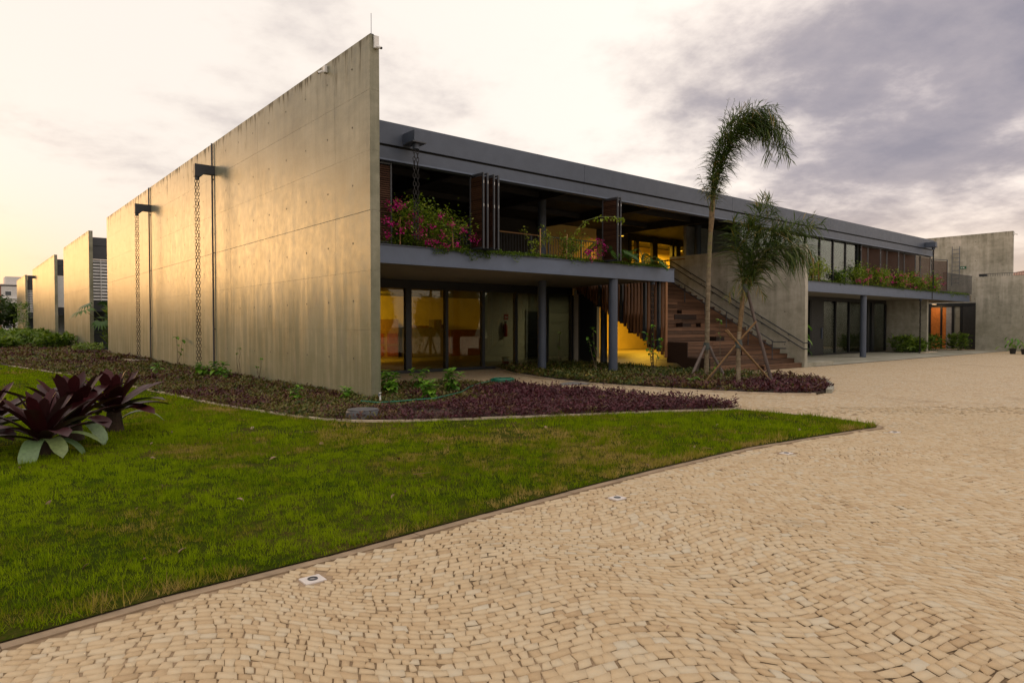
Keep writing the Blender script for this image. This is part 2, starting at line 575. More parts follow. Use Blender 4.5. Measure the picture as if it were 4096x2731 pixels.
M['palm_trunk'] = palm_trunk_mat()
M['palm_shaft'] = simple('palm crown shaft', (0.15, 0.095, 0.04), 0.7, 0.0, 0.35, 14)


def stone_mat(far):
    m, q, b = new_mat('plaza stone far' if far else 'plaza stone')
    ge = q.node('ShaderNodeNewGeometry')
    pos = ge.outputs['Position']
    big = q.noise(pos, 0.35, 5, 0.6, 0.5)
    dirt = q.smooth(q.noise(pos, 0.8, 5, 0.65, 0.6), 0.56, 0.74)
    fine = q.noise(pos, 45, 4, 0.65)
    if far:
        wv = q.vmath('ADD', pos, q.comb(q.math('MULTIPLY', q.noise(pos, 0.6, 2), 0.8), q.math('MULTIPLY', q.noise(pos, 0.5, 2), 0.8), 0.0))
        x, y, z = q.sep(wv)
        vec = q.comb(x, q.math('MULTIPLY', y, 1.25), 0.0)
        vo = q.node('ShaderNodeTexVoronoi', feature='F1', distance='CHEBYCHEV')
        q.put(vo.inputs['Vector'], vec)
        vo.inputs['Scale'].default_value = 14.0
        vo.inputs['Randomness'].default_value = 0.75
        ve = q.node('ShaderNodeTexVoronoi', feature='DISTANCE_TO_EDGE')
        q.put(ve.inputs['Vector'], vec)
        ve.inputs['Scale'].default_value = 14.0
        ve.inputs['Randomness'].default_value = 0.75
        t = q.sep(vo.outputs['Color'])[0]
        joint = q.smooth(ve.outputs['Distance'], 0.075, 0.03)
    else:
        a = q.node('ShaderNodeAttribute')
        a.attribute_name = 'tint'
        t = a.outputs['Fac']
        joint = 0.0
    v = q.math('ADD', q.math('MULTIPLY', t, 0.55), q.math('MULTIPLY', fine, 0.25))
    v = q.math('ADD', v, q.math('MULTIPLY', big, 0.2))
    col = q.ramp(v, [(0.2, (0.39, 0.27, 0.150)), (0.4, (0.48, 0.355, 0.21)), (0.58, (0.52, 0.41, 0.265)), (0.78, (0.50, 0.435, 0.325))])
    col = q.mix(q.math('MULTIPLY', dirt, 0.5), col, (0.27, 0.185, 0.095))
    if far:
        patch = q.math('MULTIPLY', q.smooth(q.noise(q.vmath('ADD', pos, (3.1, 7.7, 0)), 0.45, 6, 0.65, 0.9), 0.60, 0.72), 0.45)
        col = q.mix(patch, col, (0.24, 0.155, 0.075))
        col = q.mix(q.math('MULTIPLY', joint, 0.5), col, (0.22, 0.15, 0.085))
    q.link(col, b.inputs['Base Color'])
    b.inputs['Roughness'].default_value = 0.72
    bn = q.node('ShaderNodeBump')
    bn.inputs['Strength'].default_value = 0.35
    bn.inputs['Distance'].default_value = 0.008
    hh = q.math('ADD', fine, q.math('MULTIPLY', q.noise(pos, 14, 3), 0.8))
    if far:
        hh = q.math('SUBTRACT', hh, q.math('MULTIPLY', joint, 1.2))
    q.link(hh, bn.inputs['Height'])
    q.link(bn.outputs[0], b.inputs['Normal'])
    return m


M['stone'] = stone_mat(False)
M['stone_far'] = stone_mat(True)


def mortar_mat():
    m, q, b = new_mat('joint sand')
    pos = q.node('ShaderNodeNewGeometry').outputs['Position']
    v = q.math('ADD', q.math('MULTIPLY', q.noise(pos, 0.7, 5, 0.6), 0.7), q.math('MULTIPLY', q.noise(pos, 30, 4), 0.3))
    q.link(q.ramp(v, [(0.37, (0.075, 0.047, 0.022)), (0.47, (0.215, 0.145, 0.08)), (0.58, (0.32, 0.23, 0.145))]), b.inputs['Base Color'])
    b.inputs['Roughness'].default_value = 0.95
    return m


M['mortar'] = mortar_mat()


def lawn_mat():
    m, q, b = new_mat('lawn turf')
    pos = q.node('ShaderNodeNewGeometry').outputs['Position']
    a = q.noise(pos, 0.7, 5, 0.62, 0.5)
    f = q.noise(pos, 25, 5, 0.7)
    v = q.math('ADD', q.math('MULTIPLY', a, 0.6), q.math('MULTIPLY', f, 0.4))
    q.link(q.ramp(v, [(0.34, (0.022, 0.040, 0.003)), (0.5, (0.036, 0.048, 0.004)), (0.62, (0.085, 0.062, 0.018))]), b.inputs['Base Color'])
    b.inputs['Roughness'].default_value = 1.0
    b.inputs['Specular IOR Level'].default_value = 0.02
    bn = q.node('ShaderNodeBump')
    bn.inputs['Strength'].default_value = 0.8
    bn.inputs['Distance'].default_value = 0.03
    q.link(f, bn.inputs['Height'])
    q.link(bn.outputs[0], b.inputs['Normal'])
    return m


M['lawn'] = lawn_mat()
M['earth'] = simple('far ground', (0.10, 0.105, 0.05), 0.95, 0.0, 0.2, 0.3)

# ================================================================== outlines on the ground
LAWN_LOW = [(-18, -9.9), (-10, -9.15), (-6.81, -8.93), (-6.05, -8.82), (-5.0, -8.77), (-3.5, -8.62), (-2.43, -8.52), (-1.0, -8.42), (1.0, -8.36), (2.35, -8.47), (3.62, -8.60), (4.14, -8.70)]
LAWN_TIP = [(4.36, -8.62), (4.55, -8.3), (4.66, -7.68), (4.63, -6.91), (4.48, -6.13)]
BED_FRONT = [(4.48, -6.13), (2.9, -5.34), (1.33, -4.66), (-0.11, -4.02), (-1.0, -3.58), (-1.5, -3.28), (-1.9, -2.9), (-2.2, -2.35), (-2.42, -1.6), (-2.6, -0.6), (-2.88, 1.0), (-3.09, 3.56), (-3.24, 5.43), (-3.78, 11.13), (-4.47, 15.85), (-5.22, 20.53), (-6.4, 30), (-8.5, 46)]
BED_BACK = [(-8.5, 62), (0.0, 62), (0.0, 0.0), (0.235, -0.02), (0.25, 2.75), (2.3, 2.75), (3.6, 2.5), (4.3, 1.5), (4.6, 0.0), (4.72, -1.6), (4.85, -3.0), (4.92, -4.4), (4.75, -5.7)]
BED2 = [(8.9, 6.85), (7.47, 3.91), (6.75, 1.4), (6.62, -0.5), (6.85, -1.9), (7.2, -3.3), (7.6, -4.4), (8.0, -5.15), (8.5, -5.6), (9.12, -5.55), (10.0, -5.2), (10.9, -4.75), (11.9, -4.15), (12.45, -3.7), (12.62, -3.1), (12.75, -2.4), (12.9, -0.8), (12.55, -0.12), (12.55, 2.0), (12.9, 5.5), (12.9, 6.85)]
LAWN = LAWN_LOW + LAWN_TIP + BED_FRONT[1:] + [(-8.5, 62), (-30, 62), (-30, -11)]
BED1 = BED_FRONT + BED_BACK


def in_poly(P, poly):
    x, y = P[:, 0], P[:, 1]
    r = np.zeros(len(P), bool)
    n = len(poly)
    j = n - 1
    for i in range(n):
        xi, yi = poly[i]
        xj, yj = poly[j]
        c = ((yi > y) != (yj > y)) & (x < (xj - xi) * (y - yi) / (yj - yi + 1e-12) + xi)
        r ^= c
        j = i
    return r


def vnoise(P, s, seed):
    """smooth value noise on xy"""
    rg = np.random.default_rng(seed)
    T = rg.random((256, 256))
    q = P[:, :2] * s + 57.3
    i = np.floor(q).astype(int)
    f = q - i
    f = f * f * (3 - 2 * f)
    a = T[i[:, 0] % 256, i[:, 1] % 256]
    b = T[(i[:, 0] + 1) % 256, i[:, 1] % 256]
    c = T[i[:, 0] % 256, (i[:, 1] + 1) % 256]
    d = T[(i[:, 0] + 1) % 256, (i[:, 1] + 1) % 256]
    return (a * (1 - f[:, 0]) + b * f[:, 0]) * (1 - f[:, 1]) + (c * (1 - f[:, 0]) + d * f[:, 0]) * f[:, 1]


def fbm(P, s, seed, oct=4):
    v, a, t = 0, 0.5, 0
    for k in range(oct):
        v = v + a * vnoise(P, s * 2 ** k, seed + k)
        t += a
        a *= 0.5
    return v / t


FWD = np.array([math.sin(R(39.72358)), math.cos(R(39.72358))])
RGT = np.array([math.cos(R(39.72358)), -math.sin(R(39.72358))])


def view_coords(P):
    d = P[:, :2] - np.array([CAM.x, CAM.y])
    return d @ FWD, d @ RGT


def in_view(P, marg=1.0):
    f, r = view_coords(P)
    return (f > 2.3) & (np.abs(r) < f * 0.7587 + marg)


def sample(poly, dens, dmin=0.0, dmax=1e9, marg=0.8):
    """random points in a polygon that the camera side can see, density per square metre, as a function of distance"""
    A = np.array(poly)
    x0, y0 = A.min(0)
    x1, y1 = A.max(0)
    n = int((x1 - x0) * (y1 - y0) * dens)
    P = np.column_stack([RNG.uniform(x0, x1, n), RNG.uniform(y0, y1, n)])
    P = P[in_view(P, marg)]
    f, _ = view_coords(P)
    P = P[(f >= dmin) & (f < dmax)]
    return P[in_poly(P, poly)]


# ------------------------------------------------------------------ ground sheets
def sheet(name, poly, z, mat, depth=None):
    mb = MB()
    if depth:
        mb.prism(poly, z - depth, z)
    else:
        mb.add([(p[0], p[1], z) for p in poly], [tuple(range(len(poly)))])
    me_o = mb.build(name, mat)
    return structure(me_o)


sheet('ground', [(-900, -900), (900, -900), (900, 900), (-900, 900)], -0.06, M['earth'])
plaza = sheet('plaza', [(-60, -60), (80, -60), (80, 40), (-60, 40)], -0.006, M['stone_far'])


def tri_prism(name, poly, z, mat):
    """filled outline through bmesh triangulation (concave outlines)"""
    from mathutils.geometry import tessellate_polygon
    vs_ = [Vector((p[0], p[1], z)) for p in poly]
    tris = tessellate_polygon([vs_])
    fs = []
    for t in tris:
        a, b, c = (vs_[i] for i in t)
        fs.append(t if (b - a).cross(c - a).z > 0 else (t[0], t[2], t[1]))
    me = bpy.data.meshes.new(name)
    me.from_pydata([tuple(v) for v in vs_], [], fs)
    me.update()
    me.materials.append(mat)
    return structure(inst(name, me, None, (0, 0, 0)))


tri_prism('lawn', LAWN, 0.018, M['lawn'])
tri_prism('planting_bed', BED1, 0.03, M['soil'])
tri_prism('planting_bed', BED2, 0.03, M['soil'])


def strip(name, line, w, z0, z1, mat, side=1, seglen=0.9, gap=0.004):
    """kerb along a line, cast in short lengths; w is laid to the given side"""
    pts = [Vector((p[0], p[1], 0)) for p in line]
    mb = MB()
    nrm = []
    for i in range(len(pts)):
        t = (pts[min(i + 1, len(pts) - 1)] - pts[max(i - 1, 0)]).normalized()
        nrm.append(Vector((-t.y, t.x, 0)) * side)
    for i in range(len(pts) - 1):
        L = (pts[i + 1] - pts[i]).length
        k = max(1, int(round(L / seglen)))
        for j in range(k):
            a, b = j / k, (j + 1) / k - gap / L
            p, r_ = pts[i].lerp(pts[i + 1], a), pts[i].lerp(pts[i + 1], b)
            n0, n1_ = nrm[i].lerp(nrm[i + 1], a), nrm[i].lerp(nrm[i + 1], b)
            dzj = random.uniform(-0.003, 0.003)
            quad = [p, r_, r_ + n1_ * w, p + n0 * w]
            mb.prism([(v.x, v.y) for v in quad], z0, z1 + dzj)
    return structure(mb.build(name, mat))


strip('kerb', LAWN_LOW[1:] + LAWN_TIP, 0.08, -0.05, 0.009, M['kerb'], side=-1)
strip('bed_edging', BED_FRONT[:16], 0.055, -0.05, 0.052, M['edging'], side=-1, seglen=1.0)
strip('bed_edging', [(4.48, -6.13), (4.75, -5.7), (4.92, -4.4), (4.85, -3.0), (4.72, -1.6), (4.6, 0.0), (4.3, 1.5), (3.6, 2.5)], 0.05, -0.05, 0.04, M['edging'], side=-1)
strip('bed_edging', [BED2[0]] + BED2[1:9], 0.05, -0.05, 0.04, M['edging'], side=-1)
strip('bed_kerb', [(9.12, -5.55), (10.0, -5.2), (10.9, -4.75), (11.9, -4.15), (12.45, -3.7), (12.62, -3.1), (12.75, -2.4), (12.9, -0.8)], 0.13, -0.05, 0.09, M['concrete_dry'], side=-1)

# ------------------------------------------------------------------ paving stones
FORB = [LAWN, BED1, BED2]


def warp(a, b):
    """rows of stones run in soft fans"""
    P = np.column_stack([a.ravel(), b.ravel()])
    w1 = (vnoise(P, 0.45, 31).reshape(a.shape) - 0.5)
    w2 = (vnoise(P, 0.45, 47).reshape(a.shape) - 0.5)
    w3 = (vnoise(P, 1.1, 53).reshape(a.shape) - 0.5)
    x = a + 0.9 * w1
    y = b + 0.15 * np.sin(a * 3.0 + 8.0 * w1 + b * 1.9) + 0.9 * w2 + 0.22 * w3
    return x, y


def lay_stones():
    rows = []
    ang = R(-36)
    ca, sa = math.cos(ang), math.sin(ang)
    quads = []
    b = -15.0
    while b < 8.0:
        h = random.uniform(0.050, 0.068)
        a = -11.0 + random.uniform(0, 0.1)
        while a < 13.5:
            w = random.choice((0.05, 0.06, 0.066, 0.072, 0.08, 0.09, 0.10)) * random.uniform(0.9, 1.1)
            quads.append((a, b, w, h))
            a += w
        b += h
    Q = np.array(quads)
    a, b_, w, h = Q.T
    n = len(Q)
    J = lambda s: RNG.normal(0, s, n)
    gpx = RNG.uniform(0.0004, 0.0036, n)
    cx = np.stack([a + gpx, a + w - gpx, a + w - gpx, a + gpx], 1) + RNG.normal(0, 0.0062, (n, 4))
    cy = np.stack([b_ + gpx, b_ + gpx, b_ + h - gpx, b_ + h - gpx], 1) + RNG.normal(0, 0.0056, (n, 4))
    x, y = warp(cx, cy)
    X = x * ca - y * sa + 1.0
    Y = x * sa + y * ca - 4.0
    C = np.column_stack([X.mean(1), Y.mean(1)])
    f, r_ = view_coords(C)
    ok = in_view(C, 0.6) & (f < 13.5)
    # thin out towards the far edge so the laid stones fade into the sheet
    ok &= RNG.random(n) > np.clip((f - 12.0) / 1.5, 0, 1)
    for poly in FORB:
        ok &= ~in_poly(C, poly)
    # keep clear of the kerbs
    def dist_line(P, line):
        d = np.full(len(P), 1e9)
        for p, q in zip(line[:-1], line[1:]):
            p, q = np.array(p), np.array(q)
            t = np.clip(((P - p) @ (q - p)) / ((q - p) @ (q - p)), 0, 1)
            d = np.minimum(d, np.linalg.norm(P - (p + t[:, None] * (q - p)), axis=1))
        return d
    ok &= dist_line(C, LAWN_LOW[1:] + LAWN_TIP) > 0.115
    ok &= dist_line(C, BED2[:14]) > 0.18
    ok &= dist_line(C, BED_BACK[4:] + [BED_FRONT[0]]) > 0.12
    for lx, ly in LIGHTS:
        ok &= (np.abs(C[:, 0] - lx) > 0.098) | (np.abs(C[:, 1] - ly) > 0.088)
    X, Y, C, f = X[ok], Y[ok], C[ok], f[ok]
    n = len(C)
    zt = RNG.normal(0.006, 0.0012, n)
    tilt = RNG.normal(0, 0.0007, (n, 4))
    V = np.zeros((n, 8, 3))
    V[:, :4, 0], V[:, :4, 1], V[:, :4, 2] = X, Y, -0.02
    V[:, 4:, 0] = X + (C[:, :1] - X) * 0.05
    V[:, 4:, 1] = Y + (C[:, 1:] - Y) * 0.05
    V[:, 4:, 2] = zt[:, None] + tilt
    V[:, :4, 2] = zt[:, None] - 0.0065
    F = np.array([(4, 5, 6, 7), (0, 1, 5, 4), (1, 2, 6, 5), (2, 3, 7, 6), (3, 0, 4, 7)])
    tint = np.clip(RNG.normal(0.5, 0.2, n), 0, 1)
    order = np.argsort(f)
    big = order[:300]
    rest = order[300:]
    for i in big:
        c = np.array([C[i, 0], C[i, 1], 0.0])
        me = np_mesh('stone', V[i] - c, F, M['stone'], {'tint': np.full(8, tint[i])})
        inst('stone', me, plaza, c)
    VV = V[rest].reshape(-1, 3) - np.array(WPOS[plaza.name])
    FF = (F[None] + 8 * np.arange(len(rest))[:, None, None]).reshape(-1, 4)
    me = np_mesh('stone_paving', VV, FF, M['stone'], {'tint': np.repeat(tint[rest], 8)})
    stuff(inst('stone_paving', me, plaza, WPOS[plaza.name]))
    return n


LIGHTS = [(-5.24, -9.10), (-2.23, -8.98), (1.08, -8.86), (3.93, -9.05)]
# sand bed below the laid stones, cut to the camera's near ground
corn = []
for fd, rd in ((1.6, -2.5), (1.6, 2.5), (12.3, 10.6), (12.3, -10.6)):
    p = np.array([CAM.x, CAM.y]) + FWD * fd + RGT * rd
    corn.append((p[0], p[1]))
sheet('joint_sand', corn, -0.002, M['mortar'])
NST = lay_stones()

for i, (lx, ly) in enumerate(LIGHTS):
    lab = ['nearest white square in-ground light, beside the grass at lower left', 'second white square in-ground light along the kerb, mid lawn edge',
           'third white square in-ground light, beside the dry grass patch', 'small in-ground light off the pointed tip of the lawn'][i]
    t = thing('ground_light', lab, 'ground light', (lx, ly, 0), 'in-ground lights along the lawn kerb')
    MB().box(lx - 0.068, lx + 0.068, ly - 0.06, ly + 0.06, -0.03, 0.009).build('plate', M['marble'], t, bevel=0.003)
    MB().lathe((lx, ly, 0.009), [(0.032, 0), (0.032, 0.004), (0.028, 0.005), (0.021, 0.005), (0.021, 0.002)], 24).build('ring', M['steel_dark'], t, True)
    MB().lathe((lx, ly, 0.0092), [(0.021, 0), (0.017, 0.002), (0.007, 0.003)], 20).build('lens', M['lens'], t, True)

# ------------------------------------------------------------------ lawn blades
def lawn_blades():
    packs = []
    for d0, d1, dens, hh, ww, tr in ((2.3, 6, 5600, 0.036, 0.0045, 0.020), (6, 9, 4200, 0.040, 0.0065, 0.028), (9, 13, 2800, 0.045, 0.010, 0.045), (13, 22, 1100, 0.055, 0.017, 0.08), (22, 60, 160, 0.07, 0.04, 0.15)):
        nb = 13
        C = sample(LAWN, dens / nb, d0, d1, 0.4)
        bare = fbm(C, 0.75, 5, 5)
        C = C[RNG.random(len(C)) > np.clip((bare - 0.55) * 4.5, 0, 0.75)]
        m = len(C)
        th = np.repeat(RNG.lognormal(0, 0.38, m), nb)
        tt = np.repeat(RNG.normal(0, 0.17, m), nb)
        P = np.repeat(C, nb, 0) + RNG.normal(0, tr, (m * nb, 2))
        ok = in_poly(P, LAWN)
        packs.append((P[ok], hh * th[ok], ww, tt[ok]))
    Vs, Ts = [], []
    for P, hh, ww, tadd in packs:
        n = len(P)
        dry = fbm(P, 0.55, 5, 5) * 0.6 + fbm(P, 2.3, 15, 3) * 0.4
        edge = np.zeros(n)
        line = np.array(LAWN_LOW)
        ykerb = np.interp(P[:, 0], line[:, 0], line[:, 1])
        dk = P[:, 1] - ykerb
        edge = np.clip(1 - dk / 0.34, 0, 1) * (fbm(P, 1.6, 77, 3) > 0.47)
        tint = 0.80 - (dry - 0.5) * 3.0 + RNG.normal(0, 0.08, n) + tadd - edge * 0.75
        # a worn track and a straw patch by the bed
        pt = np.exp(-(((P[:, 0] + 3.15) / 0.5) ** 2 + ((P[:, 1] - 0.2) / 0.9) ** 2))
        tint -= 0.6 * pt
        tint = np.clip(tint, 0, 1)
        az = RNG.uniform(0, 2 * np.pi, n)
        lean = RNG.uniform(0.15, 1.0, n)
        clump = fbm(P, 5.5, 9, 3)
        h = hh * RNG.uniform(0.5, 1.3, n) * (0.5 + 1.1 * clump) * (0.7 + 0.6 * fbm(P, 1.2, 19, 3)) * (1 + 0.7 * edge)
        tint = np.clip(tint + (clump - 0.5) * 0.9, 0, 1)
        w = ww * RNG.uniform(0.6, 1.3, n)
        v = np.zeros((n, 3, 3))
        px, py = np.cos(az + 1.57) * w / 2, np.sin(az + 1.57) * w / 2
        und = 0.0
        v[:, 0] = np.column_stack([P[:, 0] + px, P[:, 1] + py, np.full(n, 0.016)])
        v[:, 1] = np.column_stack([P[:, 0] - px, P[:, 1] - py, np.full(n, 0.016)])
        v[:, 2] = np.column_stack([P[:, 0] + np.cos(az) * h * lean, P[:, 1] + np.sin(az) * h * lean, 0.018 + h * (1 - 0.35 * lean)])
        Vs.append(v.reshape(-1, 3))
        Ts.append(np.repeat(tint, 3))
    V = np.concatenate(Vs)
    T = np.concatenate(Ts)
    F = np.arange(len(V)).reshape(-1, 3)
    o = inst('lawn_grass', np_mesh('lawn_grass', V, F, M['grass'], {'tint': T}), None, (0, 0, 0))
    tag(stuff(o), 'mown green lawn with straw coloured dry patches', 'grass')
    return len(F)


NGR = lawn_blades()


# ------------------------------------------------------------------ bed cover
def leaf_cloud(P, Z, size, tint, pitch=(0.1, 0.9), ratio=0.42, fold=0.25):
    """kite-shaped folded leaves: 4 points, 2 triangles"""
    n = len(P)
    az = RNG.uniform(0, 2 * np.pi, n)
    pi = RNG.uniform(pitch[0], pitch[1], n)
    L = size * RNG.uniform(0.6, 1.35, n)
    d = np.column_stack([np.cos(az) * np.cos(pi), np.sin(az) * np.cos(pi), np.sin(pi)])
    s = np.column_stack([-np.sin(az), np.cos(az), np.zeros(n)])
    up = np.cross(d, s)
    roll = RNG.normal(0, 0.5, n)[:, None]
    s2 = s * np.cos(roll) + up * np.sin(roll)
    u2 = np.cross(d, s2)
    base = np.column_stack([P[:, 0], P[:, 1], Z])
    mid = base + d * (L * 0.45)[:, None] + u2 * (L * fold * 0.3)[:, None]
    hw = (L * ratio / 2)[:, None]
    v = np.stack([base, mid + s2 * hw, base + d * L[:, None], mid - s2 * hw], 1)
    return v.reshape(-1, 3), np.repeat(tint, 4)


def quads_from(V):
    n = len(V) // 4
    i = np.arange(n)[:, None] * 4
    return np.concatenate([i + np.array([0, 1, 2]), i + np.array([0, 2, 3])])


def bed_cover(name, label, poly, bands, zone):
    """low plants, each a small rosette of leaves with its own height and colour"""
    Vs, Ts = [], []
    for d0, d1, dens, size, hgt in bands:
        nl = 11
        C = sample(poly, dens / nl, d0, d1, 0.5)
        t, hh, keep = zone(C)
        C, t, hh = C[keep], t[keep], hh[keep]
        m = len(C)
        ph = hgt * hh * RNG.uniform(0.35, 1.35, m)
        pr = RNG.uniform(0.6, 1.5, m) * size * 1.25
        sz = RNG.uniform(0.75, 1.3, m)
        t = np.clip(t + RNG.normal(0, 0.16, m), 0, 1)
        P = np.repeat(C, nl, 0)
        a = RNG.uniform(0, 2 * np.pi, m * nl)
        rr = np.repeat(pr, nl) * np.sqrt(RNG.random(m * nl))
        P = P + np.column_stack([np.cos(a) * rr, np.sin(a) * rr])
        fz = RNG.random(m * nl) ** 0.7
        Z = 0.03 + np.repeat(ph, nl) * fz * (1 - 0.35 * rr / np.repeat(pr, nl))
        tt = np.clip(np.repeat(t, nl) + RNG.normal(0, 0.08, m * nl), 0, 1)
        v, tv = leaf_cloud(P, Z, size * np.repeat(sz, nl), tt, (-0.1, 1.0))
        Vs.append(v)
        Ts.append(tv)
    V, T = np.concatenate(Vs), np.concatenate(Ts)
    o = inst(name, np_mesh(name, V, quads_from(V), M['cover'], {'tint': T}), None, (0, 0, 0))
    tag(stuff(o), label, 'ground cover')
    return len(V) // 2


def zone1(P):
    n = len(P)
    nz = fbm(P, 0.9, 21, 4)
    # purple towards the front and the path, olive green and brown along the wall
    front = np.clip((P[:, 0] * 0.55 - P[:, 1] * 0.75 - 0.1) / 2.4 + (nz - 0.5) * 1.6, 0, 1)
    t = 0.14 + 0.36 * nz + front * 0.52
    strip_ = (P[:, 0] < 0) & (P[:, 1] > 0)
    far_red = np.clip(fbm(P, 0.5, 33, 3) * 3.2 - 1.45, 0, 1)
    t = np.where(strip_, 0.20 + 0.36 * nz + far_red * 0.30, t)
    h = (0.55 + 0.5 * front + 0.5 * (nz - 0.5)) * (0.45 + 1.15 * fbm(P, 3.2, 71, 3))
    bare = fbm(P, 0.8, 61, 4)
    patch = np.exp(-(((P[:, 0] - 0.2) / 1.1) ** 2 + ((P[:, 1] + 3.1) / 0.7) ** 2))
    keep = RNG.random(n) > np.clip((bare - 0.58) * 3.5 + patch * 0.85, 0, 0.9)
    # nothing grows inside the wall or under the cover plate
    keep &= ~((P[:, 0] > -0.03) & (P[:, 0] < 0.26) & (P[:, 1] > -0.03))
    keep &= (P[:, 0] + 1.55) ** 2 + (P[:, 1] + 2.62) ** 2 > 0.3 ** 2
    return t, h, keep


def zone2(P):
    n = len(P)
    nz = fbm(P, 0.9, 81, 4)
    front = np.clip((-P[:, 1] - 1.0) / 3.0 + (nz - 0.5) * 1.5, 0, 1)
    t = 0.08 + 0.26 * nz + front * 0.55
    keep = np.ones(n, bool)
    keep &= RNG.random(n) > np.clip((fbm(P, 0.9, 91, 4) - 0.62) * 3, 0, 0.6)
    return t, (0.75 + 0.4 * nz) * (0.45 + 1.1 * fbm(P, 3.2, 73, 3)), keep


bed_cover('ground_cover', 'purple and olive ground cover filling the bed round the concrete wall', BED1,
          ((2.3, 14, 1900, 0.060, 0.16), (14, 19, 1200, 0.072, 0.15), (19, 30, 420, 0.10, 0.15), (30, 50, 130, 0.17, 0.2), (50, 80, 50, 0.3, 0.3)), zone1)
bed_cover('ground_cover', 'dark green and purple ground cover round the two palms', BED2,
          ((2.3, 19, 900, 0.085, 0.17), (19, 40, 620, 0.095, 0.16)), zone2)

# ================================================================== the long concrete walls
PW, PH = 2.58, 1.29


def cuts(lo, hi, start, step):
    c = [lo]
    v = start
    while v < hi - 0.15:
        if v > lo + 0.15:
            c.append(v)
        v += step
    return c + [hi]


PANEL_MESH = {}


def panel_mesh(sx, sy, sz, mat, bev=0.0012):
    key = (round(sx, 3), round(sy, 3), round(sz, 3), mat.name)
    if key not in PANEL_MESH:
        PANEL_MESH[key] = MB().box(-sx / 2, sx / 2, -sy / 2, sy / 2, -sz / 2, sz / 2).mesh('cast_panel', mat, bevel=bev)
    return PANEL_MESH[key]


def concrete_wall(name, label, cat, x0, x1, y0, y1, z0, z1, mat, start_y=None, holes=True, group=None, zs=None, side=-1):
    """a wall running along y, poured in panels"""
    t = thing(name, label, cat, ((x0 + x1) / 2, (y0 + y1) / 2, max(z0, 0)), group)
    MB().box(x0 + 0.007, x1 - 0.007, y0 + 0.007, y1 - 0.007, z0, z1 - 0.007).build('core', M['concrete_dry'], t)
    ys = cuts(y0, y1, start_y if start_y is not None else y0 + 1.71, PW)
    zs = zs or cuts(z0, z1, 0.232, PH)
    for i in range(len(ys) - 1):
        for j in range(len(zs) - 1):
            g0 = 0.0011
            gz = 0.006 if abs(zs[j] - 4.102) < 0.02 else 0.0011
            gz1 = 0.006 if abs(zs[j + 1] - 4.102) < 0.02 else 0.0011
            a0, a1 = ys[i] + (g0 if i else 0), ys[i + 1] - (g0 if i < len(ys) - 2 else 0)
            b0, b1 = zs[j] + (gz if j else 0), zs[j + 1] - (gz1 if j < len(zs) - 2 else 0)
            o = inst('cast_panel', panel_mesh(x1 - x0, a1 - a0, b1 - b0, mat), t, ((x0 + x1) / 2 + random.uniform(-0.0015, 0.0015), (a0 + a1) / 2, (b0 + b1) / 2))
    if holes:
        mb = MB()
        fx = x0 if side < 0 else x1
        z = 0.877
        while z < z1 - 0.2:
            y = y0 + 0.82
            while y < y1 - 0.3:
                r = 0.023
                vs = [(fx + side * 0.0035, y + r * math.cos(k * math.pi / 4), z + r * math.sin(k * math.pi / 4)) for k in range(8)]
                mb.add(vs + [(fx + side * 0.0015, y, z)], [(k, (k + 1) % 8, 8) for k in range(8)])
                y += PW / 2
            z += PH
        stuff(mb.build('tie_hole', M['tie'], t))
    return t


wallA = concrete_wall('concrete_wall', 'tall board-marked concrete wall glowing gold, nearest and longest of the row', 'wall', 0, 0.23, 0, 31.75, -0.3, 7.85, M['concrete'], 1.71, group='tall concrete end walls')
concrete_wall('concrete_wall', 'second tall concrete wall along the row, left of the white louvres', 'wall', 0, 0.23, 38.4, 51.2, -0.3, 7.85, M['concrete'], group='tall concrete end walls')
concrete_wall('concrete_wall', 'third tall concrete wall along the row, with one chain and bracket', 'wall', 0, 0.23, 57.5, 77.8, -0.3, 7.85, M['concrete'], holes=False, group='tall concrete end walls')
concrete_wall('concrete_wall', 'farthest small concrete wall of the row, beside the green trees', 'wall', 0, 0.23, 87.4, 100.9, -0.3, 7.85, M['concrete'], holes=False, group='tall concrete end walls')
concrete_wall('concrete_wall', 'concrete stair wall with handrails rising above the wooden steps', 'wall', 18.4, 18.62, -0.33, 6.06, -0.2, 4.76, M['concrete_dry'], 1.4)
concrete_wall('concrete_wall', 'short concrete wall under the right balcony with chain beside it', 'wall', 38.4, 38.62, 2.2, 4.5, -0.2, 3.16, M['concrete_dry'], 3.3, holes=False)
concrete_wall('concrete_wall', 'low concrete wall at far right with potted plants before it', 'wall', 45.0, 45.25, -16.0, 1.55, -0.2, 4.8, M['concrete_dry'], -14.3, group=None)
concrete_wall('concrete_wall', 'high concrete wall with steel ladder behind the roof terrace at right', 'wall', 46.9, 47.13, 0.05, 31.7, -0.2, 7.85, M['concrete_dry'], 1.71)

# small fittings on the walls
t = thing('lightning_rod', 'thin lightning rod on the top corner of the tall wall', 'lightning rod', (0.07, 0.05, 7.85))
MB().tube([(0.07, 0.05, 7.85), (0.07, 0.05, 8.32)], 0.006, 6).build('rod', M['steel_light'], t)
MB().box(0.03, 0.11, 0.01, 0.09, 7.85, 7.872).build('base_plate', M['steel_dark'], t)


